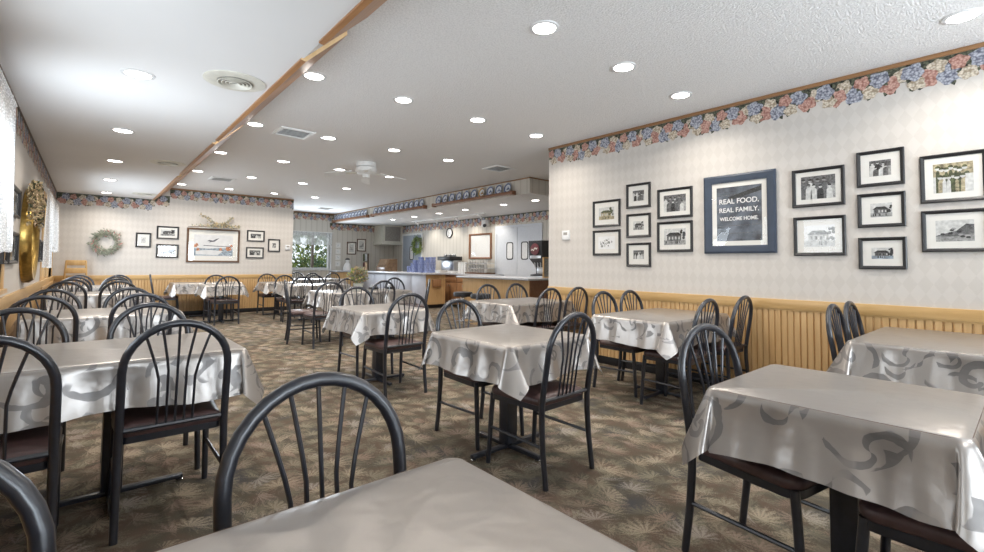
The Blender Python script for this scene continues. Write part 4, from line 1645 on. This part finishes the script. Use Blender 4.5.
# ------------------------------------------------------------------ left wall: frames, mirror, garland
LFm = [(4.98, 5.22, 1.79, 1.53, 'dark framed picture on the left wall beside the lace curtain, upper'), (4.98, 5.22, 1.40, 1.14, 'dark framed picture on the left wall beside the lace curtain, lower'),
       (5.30, 5.92, 1.79, 1.54, 'dark framed picture left of the gold mirror, upper'), (5.30, 5.92, 1.41, 1.14, 'dark framed picture left of the gold mirror, lower'),
       (7.80, 8.20, 1.84, 1.62, 'small dark framed picture right of the gold mirror, upper'), (7.80, 8.20, 1.44, 1.15, 'small dark framed picture right of the gold mirror, lower'),
       (8.32, 8.86, 1.86, 1.62, 'small dark framed picture beside the wooden window frame, upper'), (8.32, 8.86, 1.44, 1.15, 'small dark framed picture beside the wooden window frame, lower')]
for i, (y0, y1, zt_, zb_, lab) in enumerate(LFm):
    frame_thing('picture_frame', 'x', XL, 1, (y0 + y1) / 2, (zt_ + zb_) / 2, y1 - y0, zt_ - zb_, lab, sil_house if i % 2 else P3, 0.03, 0.03, seed=100 + i, depth=0.03)
mr = thing('oval_mirror', (XL, 6.75, 1.42), 'tall gold oval mirror on the left wall', 'mirror')
m = MB()
k = 40
vs, fs = [], []
profm = [(0.0, 0.0), (0.0, 0.05), (0.03, 0.085), (0.075, 0.07), (0.10, 0.035), (0.10, 0.0)]
for j in range(k):
    an = 2 * PI * j / k
    for q, d in profm:
        vs.append((d, (0.48 - q) * math.cos(an), (0.48 - q) * math.sin(an)))
for j in range(k):
    for q in range(len(profm)):
        w_ = (q + 1) % len(profm)
        fs.append((j * 6 + q, ((j + 1) % k) * 6 + q, ((j + 1) % k) * 6 + w_, j * 6 + w_))
m.add(vs, fs)
m.build('gilt_frame', 'gold', mr, smooth=50)
m = MB()
m.prism([(0.39 * math.cos(2 * PI * j / k), 0.39 * math.sin(2 * PI * j / k)) for j in range(k)], lambda u, v, d: (d, u, v), 0.005, 0.02)
m.build('mirror_glass', 'mirror', mr)
t = thing('dried_flower_spray', (XL + 0.07, 6.55, 1.72), 'dried flower spray draped over the top of the gold mirror', 'dried flowers')
m = MB()
rnd = random.Random(3)
m.tube([(0, -0.45, -0.05), (0.01, -0.1, 0.13), (0.01, 0.2, 0.14), (0, 0.45, -0.02)], 0.01, 6)
m.build('stem', 'post_brown', t)
m = MB()
for i in range(1100):
    u = rnd.uniform(-0.5, 0.5)
    top = 0.16 - 0.5 * u * u
    p = (rnd.uniform(-0.02, 0.05), u, top - rnd.random() ** 1.3 * 0.34 + 0.06)
    m.cur = rnd.choice([0, 0, 0, 1, 2])
    m.leaf(p, (rnd.uniform(-.1, .5), rnd.uniform(-1, 1), rnd.uniform(-.6, 1)), (1, rnd.uniform(-1, 1), rnd.uniform(-1, 1)), rnd.uniform(.03, .05), .012)
m.build('dried_blossoms', ['dried_flower', 'olive_dark', 'flower_cream'], t, smooth=0, fix=False)

# wooden highchair in the far left corner
hc = thing('wooden_highchair', (-0.17, 11.88, 0), 'light wooden highchair standing in the far left corner by the wall', 'highchair')
for sx in (-1, 1):
    for sy in (-1, 1):
        m = MB()
        m.tube([(sx * 0.205, sy * 0.16, 0), (sx * 0.14, sy * 0.09, 1.17 if sy > 0 else 0.62)], [0.019, 0.016], 10)
        m.build('leg', 'chair_wood', hc)
for z, hwid in ((1.13, 0.15), (0.98, 0.16)):
    m = MB()
    m.bbox((-hwid, 0.085, z - 0.05), (hwid, 0.107, z + 0.05), 0.008)
    m.build('back_slat', 'chair_wood', hc)
m = MB()
m.bbox((-0.165, -0.12, 0.60), (0.165, 0.10, 0.625), 0.008)
m.build('seat', 'chair_wood', hc)
m = MB()
m.bbox((-0.19, -0.17, 0.80), (0.19, -0.02, 0.822), 0.008)
m.bbox((-0.18, -0.06, 0.78), (-0.155, 0.11, 0.80), 0.005)
m.bbox((0.155, -0.06, 0.78), (0.18, 0.11, 0.80), 0.005)
m.build('tray', 'chair_wood', hc)
m = MB()
m.tube([(-0.185, -0.13, 0.25), (0.185, -0.13, 0.25)], 0.012, 8)
m.tube([(-0.185, 0.14, 0.25), (0.185, 0.14, 0.25)], 0.012, 8)
m.build('rung', 'chair_wood', hc)

# ------------------------------------------------------------------ plate rails on the kitchen soffit
plate_proto = None
segs = [('nearest', 6.3, 8.93, 10), ('middle', 9.32, 12.0, 11), ('farthest', 12.3, 14.72, 11)]
SEGW = {'nearest': 'the nearest plate rail', 'middle': 'the middle plate rail', 'farthest': 'the farthest plate rail'}
pcount = 0
PLATE_O = ORD + ['twelfth']


def make_plate(centre):
    root = thing('display_plate', (0, 0, 0), 'x', 'plate')
    m = MB()
    m.lathe([(0.0, 0.0), (0.06, 0.001), (0.068, 0.006), (0.098, 0.016), (0.1, 0.019), (0.096, 0.0195), (0.066, 0.010), (0.058, 0.006), (0.0, 0.005)], k=28, axis='x')
    m.build('dish', 'plate_white', root)
    m = MB()
    m.lathe([(0.070, 0.0128), (0.094, 0.0202), (0.0955, 0.0212), (0.070, 0.0136)], k=28, axis='x')
    m.build('blue_rim', centre, root)
    m = MB()
    rnd = random.Random(4)
    for k in range(9):
        a, rr = rnd.uniform(0, 6.3), rnd.uniform(0, 0.036)
        y_, z_ = rr * math.cos(a), rr * math.sin(a)
        s_ = rnd.uniform(.008, .02)
        m.prism([(y_ + s_ * math.cos(q * PI / 3), z_ + s_ * math.sin(q * PI / 3)) for q in range(6)], lambda u, v, d: (d, u, v), 0.0055, 0.0065 + k * 0.0001)
    m.build('painted_motif', centre, root, smooth=0)
    return root


blue_plate = make_plate('plate_blue')
gold_plate = make_plate('plate_gold')
ub = ug = False
for nm, a, b, n_ in segs:
    t = thing('plate_rail', (XS, (a + b) / 2, 2.50), 'brown wooden plate rail on the kitchen soffit, %s of three' % nm, 'plate rail', 'plate rails')
    L = (b - a) / 2
    m = MB()
    m.bbox((-0.10, -L, -0.012), (-0.0035, L, 0.008), 0.004)
    m.build('shelf', 'rail_wood', t)
    m = MB()
    m.bbox((-0.105, -L, -0.018), (-0.09, L, 0.034), 0.004)
    m.build('lip', 'rail_wood', t)
    for sy in (-1, 1):
        m = MB()
        m.bbox((-0.108, sy * L - 0.025, -0.035), (-0.0035, sy * L + 0.025, 0.045), 0.004)
        m.build('end_block', 'rail_wood', t)
    for k in range(n_):
        y = a + 0.16 + (b - a - 0.32) * k / (n_ - 1)
        gold = (nm == 'nearest' and k == 3)
        lab = ('gold' if gold else 'blue and white') + ' plate standing on %s, %s from its near end' % (SEGW[nm], PLATE_O[k])
        loc = (XS - 0.034, y, 2.61)
        proto = gold_plate if gold else blue_plate
        if (gold and not ug) or (not gold and not ub):
            o = proto
            o.location = loc
            o['label'] = lab
            if gold:
                ug = True
            else:
                ub = True
        else:
            o = dup(proto, loc, 0, lab)
        o['group'] = 'plates on the plate rails'
        o.rotation_euler = (0, math.radians(-12), PI)

# ------------------------------------------------------------------ kitchen counters
ZC = 0.93


def bead_panel(m, put, a0, a1, z0, z1, d):
    k = int((a1 - a0) / 0.055)
    for i in range(k):
        s, e = a0 + (a1 - a0) * i / k, a0 + (a1 - a0) * (i + 1) / k
        m.box(put(s + 0.003, 0, z0), put(e - 0.003, d, z1))


# far counter with pale panels, in front of the kitchen wall
c1 = thing('service_counter', (6.72, 12.5, 0), 'long pale panelled service counter under the plate rails', 'counter')
Y0, Y1 = 10.42 - 12.5, YW - 12.5 - 0.01
B(((0.02, Y0 + 0.02, 0.09), (0.62, Y1, ZC - 0.045))).build('carcass', 'cabinet_wood', c1)
m = MB()
k = 6
for i in range(k):
    s, e = Y0 + (Y1 - Y0) * i / k, Y0 + (Y1 - Y0) * (i + 1) / k
    m.bbox((0.0, s + 0.006, 0.10), (0.02, e - 0.006, ZC - 0.05), 0.004)
m.build('front_panel', 'lilac_panel', c1)
m = MB()
bead_panel(m, lambda a, d, z: (a, Y0 + 0.02 - d, z), 0.0, 0.62, 0.10, ZC - 0.045, 0.016)
m.build('end_panel', 'oak_z', c1)
m = MB()
m.bbox((0.19, Y0 - 0.06, 0.56), (0.45, Y0 + 0.004, 0.76), 0.008)
m.build('menu_holder', 'cabinet_wood', c1)
B(((0.04, Y0 + 0.04, 0), (0.6, Y1, 0.09))).build('toe_kick', 'black_plain', c1)
m = MB()
m.bbox((-0.16, Y0 - 0.1, ZC - 0.045), (0.66, Y1, ZC), 0.012)
m.build('countertop', 'counter_top', c1)
c3 = thing('window_counter', (6.1, YW - 0.3, 0), 'short counter under the postcards beside the far window', 'counter')
B(((-0.15, -0.22, 0), (0.45, 0.28, ZC - 0.045))).build('carcass', 'oak_z', c3)
m = MB()
m.bbox((-0.2, -0.28, ZC - 0.045), (0.45, 0.28, ZC), 0.012)
m.build('countertop', 'counter_top', c3)

c2 = thing('front_counter', (6.72, 7.7, 0), 'oak panelled counter with stools at the kitchen entrance', 'counter')
Y0, Y1 = 6.62 - 7.7, 8.85 - 7.7
B(((0.02, Y0 + 0.02, 0.09), (0.8, Y1, ZC - 0.075))).build('carcass', 'cabinet_wood', c2)
m = MB()
bead_panel(m, lambda a, d, z: (0.02 - d, a, z), Y0 + 0.02, Y1, 0.10, ZC - 0.075, 0.014)
m.build('front_panel', 'oak_z', c2)
m = MB()
bead_panel(m, lambda a, d, z: (a, Y0 + 0.02 - d, z), 0.02, 0.8, 0.10, ZC - 0.075, 0.014)
m.build('end_panel', 'rail_wood', c2)
B(((0.04, Y0 + 0.04, 0), (0.78, Y1 - 0.02, 0.09))).build('toe_kick', 'black_plain', c2)
m = MB()
m.bbox((-0.14, Y0 - 0.1, ZC - 0.075), (0.86, Y1 + 0.06, ZC - 0.03), 0.012)
m.build('countertop', 'counter_top', c2)

for k in range(3):
    y = 9.32 + k * 0.66
    cb = thing('base_cabinet', (7.62, y, 0), 'brown base cabinet on the back wall, %s' % ['nearest the double doors', 'middle of three', 'behind the blue glasses'][k], 'cabinet', 'base cabinets on the kitchen wall')
    B(((0.02, -0.325, 0.08), (0.57, 0.325, ZC - 0.06))).build('carcass', 'cabinet_wood', cb)
    for sy in (-1, 1):
        m = MB()
        m.bbox((0.0, sy * 0.163 - 0.155, 0.11), (0.02, sy * 0.163 + 0.155, 0.66), 0.006)
        dr_ = m.build('door', 'cabinet_wood', cb)
        m = MB()
        m.tube([(-0.012, sy * 0.04, 0.55), (-0.012, sy * 0.04, 0.62)], 0.006, 8)
        m.build('handle', 'steel', dr_)
    m = MB()
    m.bbox((0.0, -0.318, 0.68), (0.02, 0.318, ZC - 0.07), 0.006)
    m.build('drawer', 'cabinet_wood', cb)
m = MB()
m.bbox((7.58, 8.98, ZC - 0.058), (XK - 0.002, 11.0, ZC - 0.015), 0.01)
tag(m.build('back_worktop', 'counter_top'), 'grey worktop running over the brown base cabinets', 'worktop')

# stools
for (x, y, lab) in [(5.93, 7.78, 'black padded stool on chrome pedestal at the oak counter, left of two'), (5.86, 7.12, 'black padded stool on chrome pedestal at the oak counter, right of two')]:
    t = thing('counter_stool', (x, y, 0), lab, 'stool', 'counter stools')
    m = MB()
    m.lathe([(0.0, 0.50), (0.185, 0.50), (0.198, 0.512), (0.20, 0.57), (0.188, 0.592), (0.10, 0.60), (0.0, 0.602)], k=28)
    m.build('seat', 'black_plain', t)
    m = MB()
    m.lathe([(0.05, 0.02), (0.046, 0.04), (0.046, 0.47), (0.10, 0.499)], k=20)
    m.build('post', 'chrome', t)
    m = MB()
    m.lathe([(0.0, 0.0), (0.2, 0.0), (0.2, 0.01), (0.05, 0.03), (0.0, 0.03)], k=28)
    m.build('base', 'chrome', t)

# things on the counters
ZT1 = ZC
rnd = random.Random(12)
for k in range(12):
    y = 10.62 + 0.3 * (k // 3) + 0.09 * (k % 3)
    x = 6.86 + 0.17 * (k % 3)
    hgt = [4, 5, 5, 5, 4, 5, 4, 4, 5, 2, 3, 3][k]
    t = thing('glass_stack', (x, y, ZT1), 'stack of blue tumblers on the pale counter, %s row from its near end, %s' % (ORD[k // 3], ['front', 'middle', 'back'][k % 3]), 'stack of glasses', 'stacks of blue tumblers')
    for q in range(hgt):
        m = MB()
        z = 0.001 + q * 0.085
        m.lathe([(0.0, z), (0.055, z), (0.062, z + 0.05), (0.072, z + 0.083), (0.068, z + 0.083), (0.056, z + 0.02), (0.0, z + 0.012)], k=16)
        m.build('tumbler', 'glass_blue', t)
t = thing('coffee_machine', (7.86, 10.95, ZC - 0.015), 'black and steel coffee maker on the back worktop beside the blue glasses', 'coffee maker')
m = MB()
m.bbox((-0.2, -0.32, 0.001), (0.2, 0.32, 0.06), 0.008)
m.build('base', 'white_gloss', t)
m = MB()
m.bbox((-0.10, -0.30, 0.06), (0.2, 0.30, 0.36), 0.01)
m.build('body', 'steel', t)
m = MB()
m.bbox((-0.22, -0.32, 0.36), (0.2, 0.32, 0.47), 0.012)
m.build('brew_head', 'black_plain', t)
for k in range(3):
    m = MB()
    m.lathe([(0.0, 0.47), (0.05, 0.47), (0.06, 0.51), (0.04, 0.54), (0.0, 0.545)], (0.0, -0.2 + 0.2 * k, 0), 14)
    m.build('decanter', 'steel', t)
t = thing('paper_box', (7.28, 10.42, ZT1), 'low white box at the near end of the pale counter', 'box')
m = MB()
m.bbox((-0.2, -0.06, 0.001), (0.08, 0.12, 0.055), 0.004)
m.build('carton', 'paper_white', t)
m = MB()
m.bbox((-0.21, -0.07, 0.055), (0.09, 0.13, 0.07), 0.004)
m.build('lid', 'paper_white', t)
# racks of white cups on the back worktop
rk = thing('cup_rack', (7.88, 9.62, ZC - 0.015), 'wire rack of white cups below the framed board', 'cup rack')
m = MB()
m.bbox((-0.18, -0.42, 0.001), (0.18, 0.42, 0.04), 0.006)
m.build('tray', 'dark_wood', rk)
m = MB()
for z in (0.15, 0.27):
    m.box((-0.17, -0.41, z), (0.17, 0.41, z + 0.012))
m.build('tier', 'steel', rk)
for z0 in (0.041, 0.163, 0.283):
    for k in range(7):
        m = MB()
        m.lathe([(0.0, z0), (0.035, z0), (0.05, z0 + 0.09), (0.046, z0 + 0.09), (0.03, z0 + 0.012), (0.0, z0 + 0.01)], (-0.08, -0.34 + k * 0.113, 0), 14)
        m.build('cup', 'mugs', rk)
for k in range(3):
    t = thing('cup_stack', (7.86, 10.22 + 0.13 * k, ZC - 0.015), 'stack of white paper cups beside the cup rack, %s from it' % ORD[k], 'stack of cups', 'stacks of paper cups')
    for q in range(5):
        m = MB()
        z = 0.001 + q * 0.055
        m.lathe([(0.0, z), (0.036, z), (0.048, z + 0.09), (0.045, z + 0.09), (0.034, z + 0.01), (0.0, z + 0.01)], k=14)
        m.build('cup', 'paper_white', t)
# drinks dispenser at the near end of the oak counter
ZT2 = ZC - 0.03
sd = thing('drinks_dispenser', (7.42, 6.88, ZT2), 'tall black drinks dispenser with round red badge on the oak counter', 'drinks dispenser')
m = MB()
m.prism([(-0.05, 0.22), (-0.26, 0.40), (-0.28, 0.78), (0.3, 0.80), (0.3, 0.03), (-0.22, 0.03), (-0.22, 0.06), (-0.05, 0.08)], lambda u, v, d: (u, d, v), -0.19, 0.19)
m.build('cabinet', 'black_plain', sd, smooth=20)
m = MB()
m.bbox((-0.26, -0.19, 0.001), (0.3, 0.19, 0.035), 0.006)
m.build('drip_tray', 'steel', sd)
m = MB()
m.lathe([(0.0, 0.0), (0.125, 0.0), (0.12, 0.012), (0.0, 0.018)], (0, 0, 0), 28, axis='x')
m.v = [(-0.285 - x_, y_, 0.60 + z_) for x_, y_, z_ in m.v]
bd_ = m.build('badge', 'red_label', sd)
m = MB()
m.tube([(-0.306, 0.085 - 0.17 * q / 14, 0.60 + 0.022 * math.sin(q * 0.9) + 0.004 * q - 0.03) for q in range(15)], 0.009, 6)
m.build('badge_swirl', 'mugs', bd_)
m = MB()
m.bbox((-0.275, -0.16, 0.40), (-0.255, 0.16, 0.47), 0.004)
m.build('label_panel', 'steel', sd)
for k in range(4):
    m = MB()
    y = -0.13 + k * 0.085
    m.tube([(-0.15, y, 0.34), (-0.15, y, 0.25), (-0.13, y, 0.20)], [0.02, 0.016, 0.012], 10)
    m.build('nozzle', 'steel', sd)
m = MB()
m.bbox((-0.055, -0.16, 0.08), (-0.045, 0.16, 0.22), 0.003)
m.build('splash_panel', 'steel', sd)
pf = thing('standing_photo_frame', (7.17, 6.575, ZT2), 'small light wooden photo frame standing at the end of the oak counter', 'photo frame')
m = MB()
for a, b in (((-.11, 0), (.11, .03)), ((-.11, .40), (.11, .43)), ((-.11, .03), (-.08, .40)), ((.08, .03), (.11, .40))):
    m.bbox((a[0], -0.012, a[1] + 0.001), (b[0], 0.012, b[1]), 0.003)
m.build('frame', 'oak_z', pf)
B(((-.08, -.003, .03), (.08, .003, .40))).build('picture', 'g3', pf)

# counter items at the far end
t = thing('cash_register', (6.98, 13.05, ZT1), 'brown boxy cash register on the far end of the pale counter', 'cash register')
m = MB()
m.prism([(-0.2, 0.001), (0.2, 0.001), (0.2, 0.38), (-0.08, 0.38), (-0.17, 0.16), (-0.2, 0.14)], lambda u, v, d: (u, d, v), -0.30, 0.30)
m.build('body', 'matte_brown', t, smooth=20)
m = MB()
m.prism([(-0.165, 0.185), (-0.098, 0.345), (-0.106, 0.35), (-0.173, 0.19)], lambda u, v, d: (u, d, v), -0.24, 0.24)
m.build('display', 'matte_brown', t, smooth=0)
m = MB()
m.bbox((-0.212, -0.27, 0.02), (-0.199, 0.27, 0.12), 0.003)
m.build('drawer', 'dark_wood', t)
t = thing('leaflet_rack', (6.80, 14.25, ZT1), 'counter rack holding leaflets next to the cash register', 'leaflet rack')
m = MB()
m.bbox((-0.1, -0.16, 0.001), (0.12, 0.16, 0.02), 0.004)
m.bbox((0.08, -0.16, 0.02), (0.1, 0.16, 0.56), 0.004)
m.build('stand', 'oven_brown', t)
for k in range(2):
    for q in range(2):
        m = MB()
        m.bbox((0.02 - 0.0 * q, -0.14 + k * 0.15, 0.03 + q * 0.28), (0.05, -0.02 + k * 0.15, 0.27 + q * 0.28), 0.003)
        m.build('leaflet', ['flower_cream', 'red_label', 'g3', 'olive_dark'][k + 2 * q], t)
t = thing('white_figurine', (6.38, YW - 0.28, ZC), 'white figurine with dark cap on the short counter', 'figurine')
m = MB()
m.lathe([(0.0, 0.001), (0.13, 0.001), (0.14, 0.08), (0.10, 0.2), (0.06, 0.25), (0.0, 0.27)], k=20)
m.build('body', 'white_gloss', t)
m = MB()
m.lathe([(0.0, 0.24), (0.045, 0.25), (0.065, 0.30), (0.05, 0.35), (0.0, 0.36)], k=18)
m.build('head', 'white_gloss', t)
m = MB()
m.lathe([(0.07, 0.35), (0.075, 0.36), (0.06, 0.39), (0.0, 0.40)], k=18)
m.build('cap', 'black_plain', t)
for k in range(4):
    x0, z0 = 6.05, 1.15 + k * 0.2
    frame_thing('postcard_frame', 'y', YW, -1, 6.17, z0, 0.16, 0.17, 'small pale card frame beside the far window, %s from the bottom' % ORD[k], sil_emblem, 0.012, 0.02, 'white_paint', ('g3', 'g4', 'g4', 'paper_white'), group='small card frames beside the window', cat='card frame', seed=200 + k, depth=0.015)
frame_thing('picture_frame', 'y', YW, -1, 6.63, 1.67, 0.32, 0.42, 'dark framed print on the far kitchen wall, left of two', sil_emblem, 0.03, 0.05, 'dark_wood', ('g2', 'g3', 'sepia', 'g4'), seed=210)
frame_thing('picture_frame', 'y', YW, -1, 6.98, 1.78, 0.32, 0.42, 'dark framed print on the far kitchen wall, right of two', sil_land, 0.03, 0.05, 'dark_wood', ('g2', 'g3', 'g4', 'g4'), seed=211)
# boxed cabinet hung in the corner under the soffit
t = thing('wall_cabinet', (7.86, YW - 0.32, 2.2), 'white boxed cabinet with grey panel hung in the far kitchen corner', 'cabinet')
m = MB()
m.box((-0.42, -0.30, -0.33), (0.335, 0.315, 0.262))
m.build('box', 'cream_plastic', t)
m = MB()
m.bbox((-0.47, -0.35, -0.39), (0.335, 0.315, -0.33), 0.006)
m.build('shelf_ledge', 'cream_plastic', t)
m = MB()
m.bbox((-0.33, -0.312, -0.27), (0.25, -0.30, 0.22), 0.004)
m.build('grey_panel', 'screen_grey', t)

# on the kitchen wall: clock, framed board, projector
t = thing('wall_clock', (XK - 0.001, 11.44, 2.10), 'round black rimmed clock on the kitchen wall', 'clock')
m = MB()
m.lathe([(0.0, 0.0), (0.15, 0.0), (0.155, -0.02), (0.15, -0.035), (0.13, -0.035), (0.125, -0.02)], k=32, axis='x')
m.build('rim', 'black_plain', t)
m = MB()
m.lathe([(0.0, -0.018), (0.128, -0.018), (0.128, -0.020), (0.0, -0.021)], k=32, axis='x')
m.build('dial', 'paper_white', t)
for a, L in ((1.0, 0.065), (2.6, 0.095)):
    m = MB()
    m.tube([(-0.024, 0, 0), (-0.024, L * math.sin(a), L * math.cos(a))], 0.004, 6)
    m.build('hand', 'black_plain', t)


def blank_board(m, w, h, rnd):
    m.cur = 0
    m.add([(-w, -h, 0), (w, -h, 0), (w, h, 0), (-w, h, 0)], [(0, 1, 2, 3)])
    m.cur = 1
    m.add([(-w * .5, -h * .5, .0002), (-w * .42, -h * .5, .0002), (-w * .42, h * .3, .0002), (-w * .5, h * .3, .0002)], [(0, 1, 2, 3)])


frame_thing('framed_board', 'x', XK, -1, 9.98, 1.67, 0.95, 0.70, 'brown framed white board on the kitchen wall', blank_board, 0.045, 0.0, 'rail_wood', ('paper_white', 'mat_board', 'g4', 'g4'), group=None, cat='notice board', seed=220, depth=0.06)
t = thing('security_camera', (XK, 9.62, 2.28), 'white wall camera with dark lens left of the double doors', 'camera')
m = MB()
m.bbox((-0.16, -0.03, -0.09), (-0.001, 0.15, 0.09), 0.01)
m.build('housing', 'white_gloss', t)
m = MB()
m.tube([(-0.16, -0.02, -0.06), (-0.26, -0.10, -0.08)], [0.04, 0.045], 14)
m.build('lens', 'black_plain', t)
